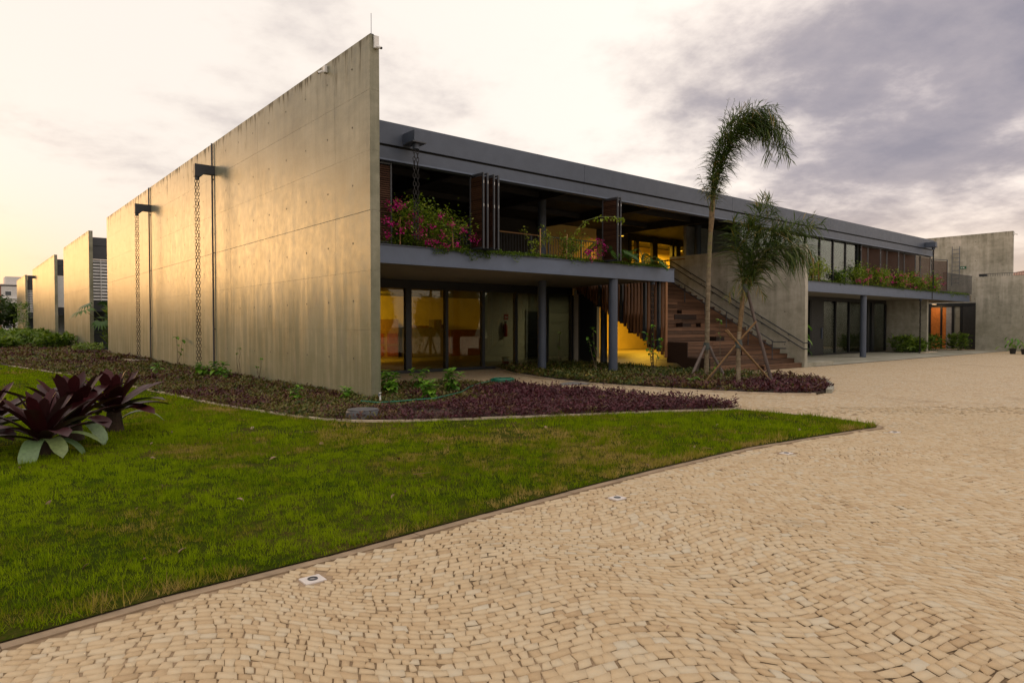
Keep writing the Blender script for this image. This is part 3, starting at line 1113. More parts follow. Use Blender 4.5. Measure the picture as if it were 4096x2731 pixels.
def cctv(x, y, z, yaw, label, mount):
    t = thing('security_camera', label, 'security camera', (x, y, z), 'white security cameras on the walls')
    c, s = math.cos(yaw), math.sin(yaw)
    MB().box(*mount).build('junction_box', M['white'], t, bevel=0.008)
    d = Vector((c, s, -0.55)).normalized()
    p = Vector((x, y, z))
    MB().tube([p - d * 0.02, p + d * 0.05], 0.014, 8).build('arm', M['white'], t)
    MB().tube([p + d * 0.03, p + d * 0.12, p + d * 0.135], [0.032, 0.032, 0.028], 12).build('housing', M['white'], t, True)
    MB().tube([p + d * 0.135, p + d * 0.15], 0.025, 12).build('lens', M['frame'], t, True)
    return t


cctv(0.15, -0.07, 7.60, R(-75), 'security camera on the narrow end of the tall wall', (0.09, 0.2, -0.062, -0.002, 7.56, 7.83))
cctv(-0.08, 2.15, 7.66, R(165), 'security camera on the broad face of the tall wall near its top', (-0.075, -0.002, 2.08, 2.2, 7.62, 7.78))
cctv(14.6, 1.64, 6.72, R(-80), 'small security camera on the roof edge behind the palms', (14.55, 14.66, 1.66, 1.715, 6.6, 6.74))
cctv(46.95, -0.05, 7.66, R(-70), 'security camera on the far right wall corner', (46.95, 47.07, -0.01, 0.047, 7.58, 7.8))

# expansion-joint downpipes
for i, (y, lab) in enumerate(((11.2, 'black downpipe on the tall wall behind the nearer rain chain'), (20.75, 'black downpipe on the tall wall behind the farther rain chain'))):
    t = thing('downpipe', lab, 'downpipe', (-0.05, y, 0.1), 'downpipes on the tall wall')
    MB().tube([(-0.045, y, 0.12), (-0.045, y, 7.83)], 0.03, 12).build('pipe', M['steel_dark'], t, True)
    for z in (1.5, 4.1, 6.6):
        MB().box(-0.06, -0.002, y - 0.06, y + 0.06, z, z + 0.03).build('clip', M['steel_dark'], t)

# ------------------------------------------------------------------ rain chains
LINK = None


def link_mesh():
    global LINK
    if LINK is None:
        pts = []
        hw, hl = 0.024, 0.047
        for k in range(10):
            w = 2 * math.pi * k / 10
            pts.append((hw * math.cos(w), 0, (hl - hw) * (1 if math.sin(w) >= 0 else -1) + hw * math.sin(w)))
        mb = MB()
        n = len(pts)
        r = 0.0078
        vs, fs = [], []
        for i, p in enumerate(pts):
            t = Vector(pts[(i + 1) % n]) - Vector(pts[i - 1])
            t.normalize()
            a = Vector((0, 1, 0))
            b = t.cross(a)
            for k in range(4):
                w = 2 * math.pi * k / 4 + 0.78
                vs.append(Vector(p) + (a * math.cos(w) + b * math.sin(w)) * r)
        for i in range(n):
            for k in range(4):
                fs.append((i * 4 + k, i * 4 + (k + 1) % 4, ((i + 1) % n) * 4 + (k + 1) % 4, ((i + 1) % n) * 4 + k))
        LINK = mb.add(vs, fs).mesh('chain_link', M['chain'], True)
    return LINK


def chain_links(t, x, y, z0, z1, two=True, sc=1.0, sep=(0.0, 0.075)):
    step = 0.078 * sc
    for s in ((-0.5, 0.5) if two else (0,)):
        z = z1 - 0.04 * sc
        k = 0
        while z > z0:
            inst('chain_link', link_mesh(), t, (x + sep[0] * s + random.uniform(-0.004, 0.004), y + sep[1] * s + random.uniform(-0.004, 0.004), z),
                 (0, 0, (R(55) if k % 2 else R(-35)) + R(12) + random.uniform(-0.2, 0.2)), sc)
            z -= step
            k += 1


def wall_bracket(y, x_tip, label):
    t = thing('rain_chain', label, 'rain chain', (x_tip, y, 0.05), 'rain chains hung from steel spouts')
    zt, w = 7.04, 0.2
    # trough: deep at the tip, tapering to the wall
    prof = [(x_tip - 0.06, 6.62), (x_tip + 0.13, 6.62), (x_tip + 0.25, 6.74), (-0.002, 6.74), (-0.002, zt), (x_tip - 0.06, zt)]
    mb = MB()
    vs = [(p[0], y - w / 2, p[1]) for p in prof] + [(p[0], y + w / 2, p[1]) for p in prof]
    n = len(prof)
    mb.add(vs, [tuple(range(n)), tuple(reversed(range(n, 2 * n)))] + [(i, i + n, (i + 1) % n + n, (i + 1) % n) for i in range(n)])
    mb.build('spout', M['steel_dark'], t, bevel=0.004)
    MB().lathe((x_tip + 0.03, y, 6.52), [(0.075, 0), (0.075, 0.1)], 14).build('collar', M['steel_dark'], t, True)
    chain_links(t, x_tip + 0.03, y, 0.06, 6.52, True, 1.36, (0.09, 0.02))
    return t


wall_bracket(11.12, -0.58, 'rain chain on its dark steel spout, nearer one on the tall wall')
wall_bracket(20.65, -0.58, 'rain chain on its dark steel spout, farther one on the tall wall')
wall_bracket(75.2, -0.58, 'distant rain chain on the third concrete wall')


def roof_chain(x, z0, label):
    t = thing('rain_chain', label, 'rain chain', (x, 1.3, z0), 'rain chains hung from steel spouts')
    mb = MB()
    mb.box(x - 0.13, x + 0.13, 1.16, 1.70, 6.14, 6.42)
    mb.build('spout', M['steel'], t, bevel=0.004)
    MB().box(x - 0.2, x + 0.2, 1.12, 1.46, 6.11, 6.135).build('flange', M['steel_dark'], t)
    MB().lathe((x, 1.3, 5.98), [(0.085, 0), (0.085, 0.13)], 14).build('collar', M['steel'], t, True)
    chain_links(t, x, 1.3, z0, 5.98, True, 1.3, (0.11, 0.02))


roof_chain(1.95, 3.7, 'rain chain hanging from the roof edge beside the first louvre')
roof_chain(36.6, 3.7, 'rain chain hanging from the far right end of the roof')
t = thing('rain_chain', 'rain chain hanging under the balcony in front of the timber screen', 'rain chain', (12.2, 1.95, 0.05), 'rain chains hung from steel spouts')
MB().lathe((12.0, 1.95, 3.06), [(0.085, 0), (0.085, 0.1)], 14).build('collar', M['steel'], t, True)
chain_links(t, 12.0, 1.95, 0.05, 3.06, True, 1.3, (0.11, 0.02))
t = thing('rain_chain', 'rain chain hanging beside the short concrete wall under the right balcony', 'rain chain', (36.6, 2.2, 0.05), 'rain chains hung from steel spouts')
MB().lathe((36.6, 1.95, 3.06), [(0.085, 0), (0.085, 0.1)], 14).build('collar', M['steel'], t, True)
chain_links(t, 36.6, 1.95, 0.05, 3.06, True, 1.3, (0.11, 0.02))

# ================================================================== the gallery building
BLD = thing('gallery_building', 'long two storey building with grey steel roof edge and planted balcony', 'building', (19, 10, 0))
YF = 1.72
# roof
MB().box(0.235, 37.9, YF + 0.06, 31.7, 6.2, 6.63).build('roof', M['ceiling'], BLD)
xs = [0.235, 8.35, 16.6, 24.8, 33.0, 37.9]
for a, b in zip(xs[:-1], xs[1:]):
    o = MB().box(a + 0.004, b - 0.004, YF, YF + 0.05, 6.10, 6.655).build('fascia_plate', M['steel'], BLD, bevel=0.004)
MB().box(37.9, 37.95, YF, 31.7, 6.10, 6.655).build('fascia_plate', M['steel'], BLD, bevel=0.004)
for a, b in zip(xs[:-1], xs[1:]):
    mb = MB()
    mb.box(a + 0.003, b - 0.003, YF + 0.03, YF + 0.055, 5.745, 6.045)
    mb.build('edge_beam_web', M['steel'], BLD)
    MB().box(a + 0.003, b - 0.003, YF - 0.02, YF + 0.22, 5.70, 5.743).build('bottom_flange', M['steel_light'], BLD)
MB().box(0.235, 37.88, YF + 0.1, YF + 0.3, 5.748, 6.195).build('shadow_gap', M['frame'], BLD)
# terrace ceiling beams
for i, x in enumerate((4.2, 8.6, 12.9, 17.2)):
    MB().box(x - 0.06, x + 0.06, 2.3, 9.0, 5.9, 6.195).build('ceiling_beam', M['ceiling'], BLD)
for y in (4.1, 6.4):
    MB().box(0.24, 18, y - 0.05, y + 0.05, 6.0, 6.19).build('ceiling_beam', M['ceiling'], BLD)
# slab between the storeys, left and right of the stair
def slab(x0, x1, y1):
    MB().box(x0, x1, YF + 0.09, y1, 3.19, 3.60).build('floor_slab', M['soffit'], BLD)
slab(0.235, 12.45, 31.6)
slab(12.455, 18.39, 31.6) if False else None
MB().box(12.455, 18.39, 6.1, 31.6, 3.19, 3.60).build('floor_slab', M['soffit'], BLD)
slab(18.63, 37.9, 31.6)
MB().box(37.905, 44.98, YF + 0.09, 20, 3.19, 3.60).build('floor_slab', M['soffit'], BLD)
# steel channel along the slab edge
def channel(x0, x1, ends=()):
    MB().box(x0, x1, YF + 0.02, YF + 0.06, 3.2, 3.615).build('edge_channel', M['steel_light'], BLD)
    MB().box(x0, x1, YF - 0.015, YF + 0.085, 3.165, 3.197).build('bottom_flange', M['steel_light'], BLD)
    MB().box(x0, x1, YF - 0.015, YF + 0.085, 3.618, 3.64).build('top_flange', M['steel'], BLD)
channel(0.235, 12.95)
MB().box(12.9, 12.95, YF + 0.065, 2.0, 3.2, 3.615).build('edge_channel', M['steel_light'], BLD)
MB().box(12.455, 12.93, YF + 0.088, 2.0, 3.19, 3.6).build('floor_slab', M['soffit'], BLD)
channel(18.63, 37.75)
channel(37.83, 44.4)
MB().box(37.755, 37.825, YF - 0.01, YF + 0.085, 3.17, 3.63).build('joint_plate', M['steel_dark'], BLD)
# columns
for x, y, z0, z1 in ((9.89, 1.9, -0.02, 3.165), (8.89, 4.3, -0.02, 3.18), (8.89, 4.3, 3.6, 6.19), (19.39, 5.25, 3.6, 6.19), (28.91, 1.92, -0.02, 3.165), (14.45, 6.5, -0.02, 3.18)):
    MB().tube([(x, y, z0), (x, y, z1)], 0.15, 24).build('column', M['steel'], BLD, True)
# soil trough on the balcony edge
MB().box(0.24, 12.9, YF + 0.1, 2.55, 3.602, 3.66).build('planter_soil', M['soil'], BLD)
MB().box(18.64, 44.3, YF + 0.1, 2.25, 3.602, 3.66).build('planter_soil', M['soil'], BLD)

# ---- ground-floor glazing, left part
GY = 6.9
def glazing(ylev, xs, z0, z1, mat, fr=0.07, depth=0.12, head=0.16, sill=0.09, wide=()):
    MB().box(xs[0], xs[-1], ylev - depth / 2, ylev + depth / 2, z1 - head, z1).build('window_head', M['frame'], BLD)
    MB().box(xs[0], xs[-1], ylev - depth / 2, ylev + depth / 2, z0, z0 + sill).build('window_sill', M['frame'], BLD)
    for i, x in enumerate(xs):
        w = fr * (1.9 if i in wide else 1.0)
        MB().box(x - w / 2, x + w / 2, ylev - depth / 2 - 0.012, ylev + depth / 2 + 0.012, z0 + sill + 0.002, z1 - head - 0.002).build('mullion', M['frame'], BLD, bevel=0.004)
    for a, b in zip(xs[:-1], xs[1:]):
        MB().box(a + fr / 2, b - fr / 2, ylev - 0.004, ylev + 0.004, z0 + sill, z1 - head).build('glass_pane', mat, BLD)
glazing(GY, [0.3, 1.75, 3.38, 5.05, 6.62, 8.26, 9.86, 11.5, 12.9], 0.005, 3.185, M['glass'], 0.12, 0.14, 0.30, 0.1, (3,))
# light-coloured pier at the end of the glazing
MB().box(13.0, 13.22, GY - 0.1, GY + 0.14, 0, 3.185).build('pier', M['inner_wall'], BLD)
MB().box(13.3, 13.42, GY - 0.1, GY + 0.1, 0, 3.185).build('post', M['frame'], BLD)
MB().box(13.43, 14.42, GY - 0.03, GY + 0.03, 0.02, 3.185).build('dark_panel', M['frame'], BLD)
# glass wall below the stair, facing the planting
for y in (6.8,):
    pass
MB().box(13.9, 14.08, 1.9, 6.9, -0.02, 0.055).build('window_sill', M['frame'], BLD)

# floors and inner walls
MB().box(0.235, 37.9, GY + 0.08, 18.2, -0.05, 0.012).build('ground_floor', M['floor'], BLD)
MB().box(14.085, 18.395, 1.95, GY + 0.075, -0.05, 0.012).build('ground_floor', M['floor'], BLD)
MB().box(18.63, 37.9, 4.6, GY + 0.075, -0.05, 0.012).build('ground_floor', M['floor'], BLD)
MB().box(0.235, 44.9, 18.2, 18.4, -0.02, 3.188).build('back_wall', M['lamp_yellow_wall'], BLD)
MB().box(0.235, 44.9, 31.5, 31.68, -0.02, 6.19).build('back_wall', M['concrete_dry'], BLD)
MB().box(11.38, 19.05, 11.0, 11.2, 0.014, 3.188).build('partition', M['inner_wall'], BLD)
MB().box(27.6, 27.8, 4.7, 9.99, 0.014, 3.188).build('partition', M['inner_wall'], BLD)
MB().box(27.6, 38.3, 10.0, 10.2, 0.014, 3.188).build('partition', M['inner_wall'], BLD)
# inner door with bar, in the partition
d = MB().box(14.0, 15.35, 10.94, 10.995, 0.02, 2.32).build('door', M['frame'], BLD)
MB().box(13.93, 13.995, 10.93, 11.0, 0.02, 2.38).build('door_jamb', M['grey_panel'], BLD)
MB().box(14.05, 15.3, 10.88, 10.91, 1.02, 1.07).build('push_bar', M['steel_light'], d)

# ---- upper floor, back of the open terrace
UY = 9.0
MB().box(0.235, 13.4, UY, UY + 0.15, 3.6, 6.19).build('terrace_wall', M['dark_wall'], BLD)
MB().box(13.4, 16.62, UY - 0.02, UY + 0.15, 3.6, 6.19).build('terrace_wall', M['lamp_yellow_wall'], BLD)
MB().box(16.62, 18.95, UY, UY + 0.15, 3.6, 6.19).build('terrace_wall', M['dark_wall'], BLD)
MB().box(9.15, 9.75, UY - 0.09, UY - 0.01, 3.61, 5.35).build('grey_panel', M['grey_panel'], BLD)
for a, b in ((18.95, 19.16), (19.5, 19.72), (20.8, 21.2), (22.42, 22.62), (22.78, 23.14), (23.87, 24.08), (25.4, 25.7), (27.0, 27.3)):
    MB().box(a, b, UY - 0.05, UY + 0.12, 3.6, 6.19).build('post', M['frame'], BLD)
MB().box(18.95, 38, UY - 0.02, UY + 0.1, 5.85, 6.18).build('window_head', M['frame'], BLD)
MB().box(16.0, 38, 12.4, 12.6, 3.6, 6.19).build('gallery_wall', M['lamp_yellow_wall'], BLD)
MB().box(20.9, 22.55, 12.2, 12.35, 3.61, 4.75).build('pale_counter', M['white'], BLD)
MB().box(18.7, 18.85, UY + 0.16, 12.39, 3.6, 6.19).build('partition', M['lamp_yellow_wall'], BLD)
# terrace seen past the stair: dark partition and glass return
MB().box(18.0, 18.06, 6.1, 8.9, 3.61, 4.5).build('balustrade_panel', M['dark_wall'], BLD)
MB().box(17.98, 18.08, 5.0, 8.9, 4.55, 4.60).build('balustrade_rail', M['rail_wood'], BLD)

# upper glazing, right part
UG = 1.98
ux = [17.6, 18.93, 20.27, 21.6, 22.93, 24.27, 25.6, 26.93, 28.26]
for i, x in enumerate(ux):
    MB().box(x - 0.035, x + 0.035, UG - 0.05, UG + 0.05, 3.662 if x > 18.6 else 4.77, 5.698).build('mullion', M['frame'], BLD)
for a, b in zip(ux[:-1], ux[1:]):
    MB().box(a + 0.035, b - 0.035, UG - 0.004, UG + 0.004, 3.662 if a > 18.5 else 4.77, 5.698).build('glass_pane', M['glass_up'], BLD)
MB().box(17.45, 17.6, UG - 0.06, UG + 0.06, 4.77, 5.698).build('post', M['steel_dark'], BLD)
# white blinds / inner wall behind the upper glass
MB().box(19.0, 28.2, 5.6, 5.75, 3.62, 6.19).build('gallery_wall', M['grey_panel'], BLD)

MB().box(28.4, 37.85, 2.75, 2.9, 3.605, 6.19).build('terrace_wall', M['dark_wall'], BLD)  # added dark backing, stops the bright wall beyond showing through the louvres
MB().box(37.7, 37.85, 2.91, 20, 3.605, 6.19).build('terrace_wall', M['dark_wall'], BLD)  # added end piece of the dark louvre backing
# lower glazing, right part
glazing(4.5, [18.66, 20.2, 21.85, 23.5, 25.1, 26.75, 28.42, 29.86, 31.4, 33.1, 34.8, 36.4, 38.2], 0.015, 3.185, M['glass_up'], 0.08, 0.12, 0.2, 0.06)
d = MB().box(28.48, 29.8, 4.42, 4.47, 0.08, 2.98).build('door', M['frame'], BLD)
MB().box(29.6, 29.63, 4.36, 4.415, 0.9, 1.5).build('door_handle', M['steel_light'], d)
for x in (35.3, 35.9):
    MB().box(x - 0.14, x + 0.14, 4.3, 4.43, 0.02, 3.0).build('folded_door_leaf', M['frame'], BLD)
# recess past the short wall: orange door and dark back wall
for nm, y0, y1, m, zt in (('orange_door', 4.22, 4.80, 'orange', 2.9), ('post', 4.09, 4.21, 'frame', 2.95), ('orange_door', 3.86, 4.08, 'orange', 2.9), ('grey_panel', 3.52, 3.85, 'grey_panel', 2.9), ('post', 3.36, 3.51, 'frame', 2.95), ('post', 2.86, 3.0, 'frame', 2.95), ('post', 4.81, 5.0, 'frame', 2.95)):
    MB().box(46.83 if nm == 'post' else 46.85, 46.895, y0, y1, 0.02, zt).build(nm, M[m], BLD)
MB().box(46.82, 46.895, 1.7, 6.5, 2.955, 3.18).build('window_head', M['frame'], BLD)
MB().box(46.84, 46.895, 1.7, 2.85, 0.02, 2.95).build('dark_panel', M['dark_wall'], BLD)
# pale apron of the right part with a thin drain line
structure(MB().box(19.2, 44.9, -0.25, 4.35, -0.05, 0.004).build('apron', M['concrete_dry']))
structure(MB().box(19.2, 44.9, -0.34, -0.27, -0.05, 0.006).build('drain_line', M['frame']))
structure(MB().box(37.2, 39.3, 1.9, 2.2, -0.05, 0.05).build('footing', M['edging']))
structure(MB().box(18.64, 20.9, -0.3, 0.25, -0.05, 0.16).build('step_block', M['concrete_dry']))

# ---- louvred folding shutters
def louvre_panel(name, p0, p1, z0, z1, single=True, thick=0.045):
    """panel between two plan points, framed, with horizontal slats"""
    p0, p1 = Vector((*p0, 0)), Vector((*p1, 0))
    t = (p1 - p0)
    L = t.length
    t.normalize()
    ang = math.atan2(t.y, t.x)
    mid = (p0 + p1) / 2
    fr = MB()
    w = 0.045
    fr.box(-L / 2, -L / 2 + w, -thick / 2, thick / 2, z0, z1)
    fr.box(L / 2 - w, L / 2, -thick / 2, thick / 2, z0, z1)
    fr.box(-L / 2 + w, L / 2 - w, -thick / 2, thick / 2, z0, z0 + w)
    fr.box(-L / 2 + w, L / 2 - w, -thick / 2, thick / 2, z1 - w, z1)
    o = inst(name, fr.mesh('shutter_frame', M['steel_dark'], bevel=0.003), BLD, (mid.x, mid.y, 0), (0, 0, ang))
    WPOS[o.name] = Vector((0, 0, 0))
    ls = L - 2 * w
    sm = MB()
    prof = [(-thick * 0.40, -0.024), (-thick * 0.46, -0.014), (thick * 0.30, 0.024), (thick * 0.42, 0.016)]
    sm.extrude_yz(prof, -ls / 2, ls / 2)
    pitch = 0.054
    n = int((z1 - z0 - 2 * w) / pitch)
    if single:
        me = sm.mesh('slat', M['louvre'])
        for k in range(n):
            s = inst('slat', me, o, (0, 0, z0 + w + pitch * (k + 0.5)))
    else:
        mb = MB()
        for k in range(n):
            z = z0 + w + pitch * (k + 0.5)
            mb.extrude_yz([(a, b + z) for a, b in prof], -ls / 2, ls / 2)
        stuff(inst('slats', mb.mesh('slats', M['louvre']), o, (0, 0, 0)))
    # pale hinge tabs on the outer stile
    hb = MB()
    for z in (z0 + 1.15, z1 - 0.25):
        hb.box(-L / 2 - 0.004, -L / 2 - 0.001, -0.006, 0.006, z - 0.04, z + 0.04)
    inst('hinge', hb.mesh('hinge', M['white']), o, (0, 0, 0))
    return o

louvre_panel('louvre_shutter', (0.5, 1.86), (1.58, 1.86), 3.68, 5.68)
louvre_panel('louvre_shutter', (4.0, 1.22), (3.97, 1.8), 3.68, 5.70)
louvre_panel('louvre_shutter', (4.14, 1.22), (4.11, 1.8), 3.68, 5.70, False)
louvre_panel('louvre_shutter', (4.36, 1.22), (4.30, 1.8), 3.68, 5.69)
louvre_panel('louvre_shutter', (4.51, 1.22), (4.47, 1.8), 3.68, 5.69, False)
louvre_panel('louvre_shutter', (9.33, 1.2), (9.30, 1.85), 3.68, 5.69)
louvre_panel('louvre_shutter', (9.47, 1.2), (9.44, 1.85), 3.68, 5.69, False)
lx = 28.36
for k in range(8):
    nx = lx + 1.18
    louvre_panel('louvre_shutter', (lx, 1.84 + (0.16 if k % 2 else 0)), (nx - 0.05, 1.84 + (0 if k % 2 else 0.16)), 3.68, 5.69, False)
    lx = nx
louvre_panel('louvre_shutter', (38.1, 1.9), (39.5, 1.5), 3.68, 5.6, False)

# ---- balcony railings
def railing(label, x0, x1, y, z0=3.6, h=1.1, mat='rail_wood', step=0.125, step_posts=1.6):
    t = thing('balcony_railing', label, 'railing', ((x0 + x1) / 2, y, z0))
    MB().box(x0, x1, y - 0.03, y + 0.03, z0 + h - 0.04, z0 + h).build('top_rail', M[mat], t, bevel=0.006)
    MB().box(x0, x1, y - 0.012, y + 0.012, z0 + 0.07, z0 + 0.1).build('bottom_rail', M['steel_dark'], t)
    x = x0 + 0.02
    while x < x1:
        MB().box(x - 0.022, x + 0.022, y - 0.022, y + 0.022, z0, z0 + h - 0.042).build('post', M['steel_dark'], t)
        x += step_posts
    mb = MB()
    x = x0 + step
    while x < x1 - 0.03:
        mb.box(x - 0.0065, x + 0.0065, y - 0.0065, y + 0.0065, z0 + 0.1, z0 + h - 0.042)
        x += step
    stuff(mb.build('balusters', M['steel_dark'], t))
    return t

railing('balcony railing with timber handrail behind the first bougainvillea and folded shutters', 1.7, 8.55, 4.0)
railing('dark balcony railing before the lamp yellow wall right of the round column', 8.9, 12.4, 4.0, mat='steel_dark')
t = thing('balcony_railing', 'thin steel railing on the right terrace before the high wall', 'railing', (42, 1.75, 3.6))
MB().box(39.5, 44.85, 1.72, 1.76, 4.84, 4.87).build('top_rail', M['steel_dark'], t)
mb = MB()
x = 39.55
while x < 44.85:
    mb.box(x - 0.009, x + 0.009, 1.73, 1.75, 3.66, 4.84)
    x += 0.13
stuff(mb.build('balusters', M['steel_dark'], t))
t = thing('balcony_railing', 'low railing along the top of the far right wall', 'railing', (45.1, -1.5, 4.8))
MB().box(45.85, 45.88, -6, 1.2, 5.02, 5.05).build('top_rail', M['steel_dark'], t)
mb = MB()
y = -5.9
while y < 1.2:
    mb.box(45.86, 45.875, y - 0.008, y + 0.008, 3.6, 5.02)
    y += 0.13
stuff(mb.build('balusters', M['steel_dark'], t))
MB().box(45.25, 46.89, -6.0, 1.55, 3.3, 3.6).build('terrace_slab', M['soffit'], BLD)
t = thing('wall_ladder', 'steel ladder fixed to the high wall at right', 'ladder', (46.8, 3.3, 4.6))
for y in (3.05, 3.5):
    MB().tube([(46.74, y, 4.4), (46.74, y, 7.1)], 0.018, 6).build('rail', M['steel'], t)
for k in range(9):
    MB().box(46.725, 46.755, 3.05, 3.5, 4.55 + 0.29 * k, 4.58 + 0.29 * k).build('rung', M['steel'], t)
t = thing('exit_sign', 'small green emergency exit sign on the high wall', 'sign', (46.88, 2.87, 5.55))
MB().box(46.885, 46.898, 2.68, 3.06, 5.53, 5.71).build('plate', simple('green sign', (0.01, 0.10, 0.05), 0.4), t)
mb = MB()
mb.add([(46.8835, 2.93, 5.62), (46.8835, 2.80, 5.66), (46.8835, 2.80, 5.58)], [(0, 1, 2)])
mb.box(46.8825, 46.8845, 2.93, 3.02, 5.60, 5.64)
mb.build('arrow', M['white'], t)
t = thing('floodlight', 'dark floodlight box on top of the far right wall', 'floodlight', (45.15, 1.1, 4.8))
MB().box(45.05, 45.22, 0.98, 1.42, 4.83, 5.0).build('housing', M['frame'], t, bevel=0.01)
MB().box(45.1, 45.17, 1.16, 1.24, 4.8, 4.83).build('bracket', M['steel_dark'], t)

# ================================================================== wooden amphitheatre stair
ST = thing('wooden_staircase', 'broad dark timber stair with bench-high tiers beside the concrete wall', 'staircase', (15.5, 3, 0))
XL, XM, XR = 12.62, 15.66, 18.39
PLANK = {}
def plank(x0, x1, y0, y1, z0, z1, mat='deck'):
    key = (round(x1 - x0, 3), round(y1 - y0, 3), round(z1 - z0, 3), mat)
    if key not in PLANK:
        PLANK[key] = MB().box(-(x1 - x0) / 2, (x1 - x0) / 2, -(y1 - y0) / 2, (y1 - y0) / 2, -(z1 - z0) / 2, (z1 - z0) / 2).mesh('plank', M[mat], bevel=0.004)
    return inst('plank', PLANK[key], ST, ((x0 + x1) / 2, (y0 + y1) / 2, (z0 + z1) / 2))
RISE = 0.5194
NPL = 0
for k in range(7):
    y0, zt = 0.9 * k, RISE * (k + 1)
    zb = RISE * k
    # risers: four boards, butt joints at varied places
    for j in range(4):
        a, b = zb + 0.012 + j * 0.125, zb + (j + 1) * 0.125
        if j == 3:
            b = zt - 0.032
        cutx = XL + random.choice((0.9, 1.5, 2.1, 3.04))
        for u, v in ((XL, cutx), (cutx, XM)):
            if v - u > 0.1:
                plank(u + 0.002, v - 0.002, y0, y0 + 0.025, a, b)
    # treads
    for j in range(6):
        a = y0 - 0.012 + j * 0.152
        plank(XL, XM - 0.004, a, a + 0.146, zt - 0.028, zt)
    MB().box(XL + 0.002, XM - 0.02, y0 + 0.03, y0 + 0.89, zb - (0.0 if k == 0 else 0.22), zt - 0.03).build('tier_core', M['deck_end'], ST)
for j in range(21):
    y0, zt = -0.22 + 0.3 * j, 0.17315 * (j + 1)
    zb = zt - 0.17315
    xa = XM if j % 3 else XM - 0.0
    plank(xa + 0.004, XR, y0, y0 + 0.022, zb + 0.004, zt - 0.03)
    for i in range(2):
        plank(xa + 0.004, XR, y0 - 0.015 + i * 0.152, y0 - 0.015 + i * 0.152 + 0.147, zt - 0.027, zt)
    MB().box(xa + 0.02, XR - 0.002, y0 + 0.026, y0 + 0.298, max(zb - 0.25, 0.0), zt - 0.03).build('step_core', M['deck_end'], ST)
# small half-height boxes on the tiers
for x, k in ((14.35, 2), (13.2, 4), (15.2, 1), (14.0, 3)):
    y0, z0 = 0.9 * (k + 1), RISE * (k + 1)
    for i in range(2):
        plank(x, x + 0.55, y0 - 0.32 + i * 0.152, y0 - 0.32 + i * 0.152 + 0.147, z0 + 0.15, z0 + 0.175)
    MB().box(x + 0.005, x + 0.545, y0 - 0.31, y0 - 0.02, z0 + 0.002, z0 + 0.148).build('step_box', M['deck_end'], ST)
# flat dark board painted as the shade of an open recess halfway up
MB().box(14.25, 15.64, 2.675, 2.698, 1.86, 2.05).build('recess_dark', M['deck_end'], ST)
# dark side cheek of the lowest tiers
mb = MB()
prof = [(0.0, 0.0), (0.85, 0.0), (1.75, 0.56), (1.75, 1.03), (0.9, 1.03), (0.9, 0.51), (0.0, 0.51)]
mb.extrude_yz(prof, XL - 0.03, XL - 0.003)
mb.build('side_cheek', M['deck_end'], ST)
# sloped underside
mb = MB()
prof = [(0.85, 0.01), (1.0, 0.01), (6.2, 3.18), (6.2, 3.12), (5.9, 3.1), (0.95, 0.0)]
mb = MB()
mb.extrude_yz([(0.9, 0.10), (6.2, 3.17), (6.2, 3.19), (0.9, 0.13)], XL + 0.01, XR - 0.01)
mb.build('soffit', M['deck_end'], ST)

SC = thing('timber_screen', 'screen of upright timber slats closing the left side of the stair', 'screen', (12.6, 4, 0.6))
y = 1.76
k = 0
while y < 6.4:
    zb = 0.47 + (y - 1.73) * 0.582
    wdt = random.choice((0.05, 0.055, 0.06))
    if k not in (2, 6, 13, 20):
        mb = MB().box(-0.055, 0.055, -wdt / 2, wdt / 2, 0, 3.18 - zb)
        inst('slat', mb.mesh('slat', M['slat'], bevel=0.003), SC, (XL - 0.10, y, zb))
    else:
        MB().box(XL - 0.16, XL - 0.05, y - 0.05, y + 0.05, zb + 0.02, 3.18).build('steel_post', M['steel_dark'], SC)
    y += 0.158
    k += 1
mb = MB()
mb.extrude_yz([(1.72, 0.78), (5.9, 3.18), (6.0, 3.18), (1.72, 0.72)], XL - 0.04, XL - 0.005)
mb.build('sloped_rail', M['deck_end'], SC)

# handrails
def handrail(label, x, pts_top, drop, posts, wall=None):
    t = thing('handrail', label, 'handrail', (x, pts_top[0][0], 0), 'dark steel handrails of the stair')
    MB().tube([(x, a, b) for a, b in pts_top], 0.021, 8).build('upper_bar', M['steel_dark'], t, True)
    MB().tube([(x, a, b - drop) for a, b in pts_top], 0.021, 8).build('lower_bar', M['steel_dark'], t, True)
    for e in (0, -1):
        a, b = pts_top[e]
        if wall:
            MB().tube([(x, a, b), (x, a, b - drop)], 0.021, 8).build('end_bar', M['steel_dark'], t, True)
    for a, b, zb in posts:
        if wall:
            for dz_ in (0, drop):
                MB().tube([(x, a, b - dz_ - 0.02), (x + 0.03, a, b - dz_ - 0.07), (wall - 0.003, a, b - dz_ - 0.07)], 0.012, 6).build('bracket', M['steel_dark'], t)
        else:
            MB().tube([(x, a, zb), (x, a, b)], 0.019, 8).build('post', M['steel_dark'], t, True)
    return t
sl_ = 0.5775
P0 = [(-0.60, 0.955), (-0.33, 0.955), (5.95, 0.955 + 6.28 * sl_), (6.25, 0.955 + 6.28 * sl_)]
handrail('double bar handrail bracketed to the concrete stair wall', 18.30, P0, 0.235, [(a, 0.955 + (a + 0.33) * sl_, 0) for a in (0.3, 1.45, 2.6, 3.75, 4.9)], 18.4)
P1 = [(-0.33, 1.005), (0.16, 1.005), (5.7, 1.005 + 5.54 * sl_)]
handrail('free standing double bar handrail on posts in the middle of the steps', 16.98, P1, 0.24, [(a, 1.005 + (a - 0.16) * sl_, max(0.17, 0.17315 * (int((a + 0.22) / 0.3) + 1))) for a in (0.22, 1.23, 2.2, 3.2, 4.2, 5.2)])

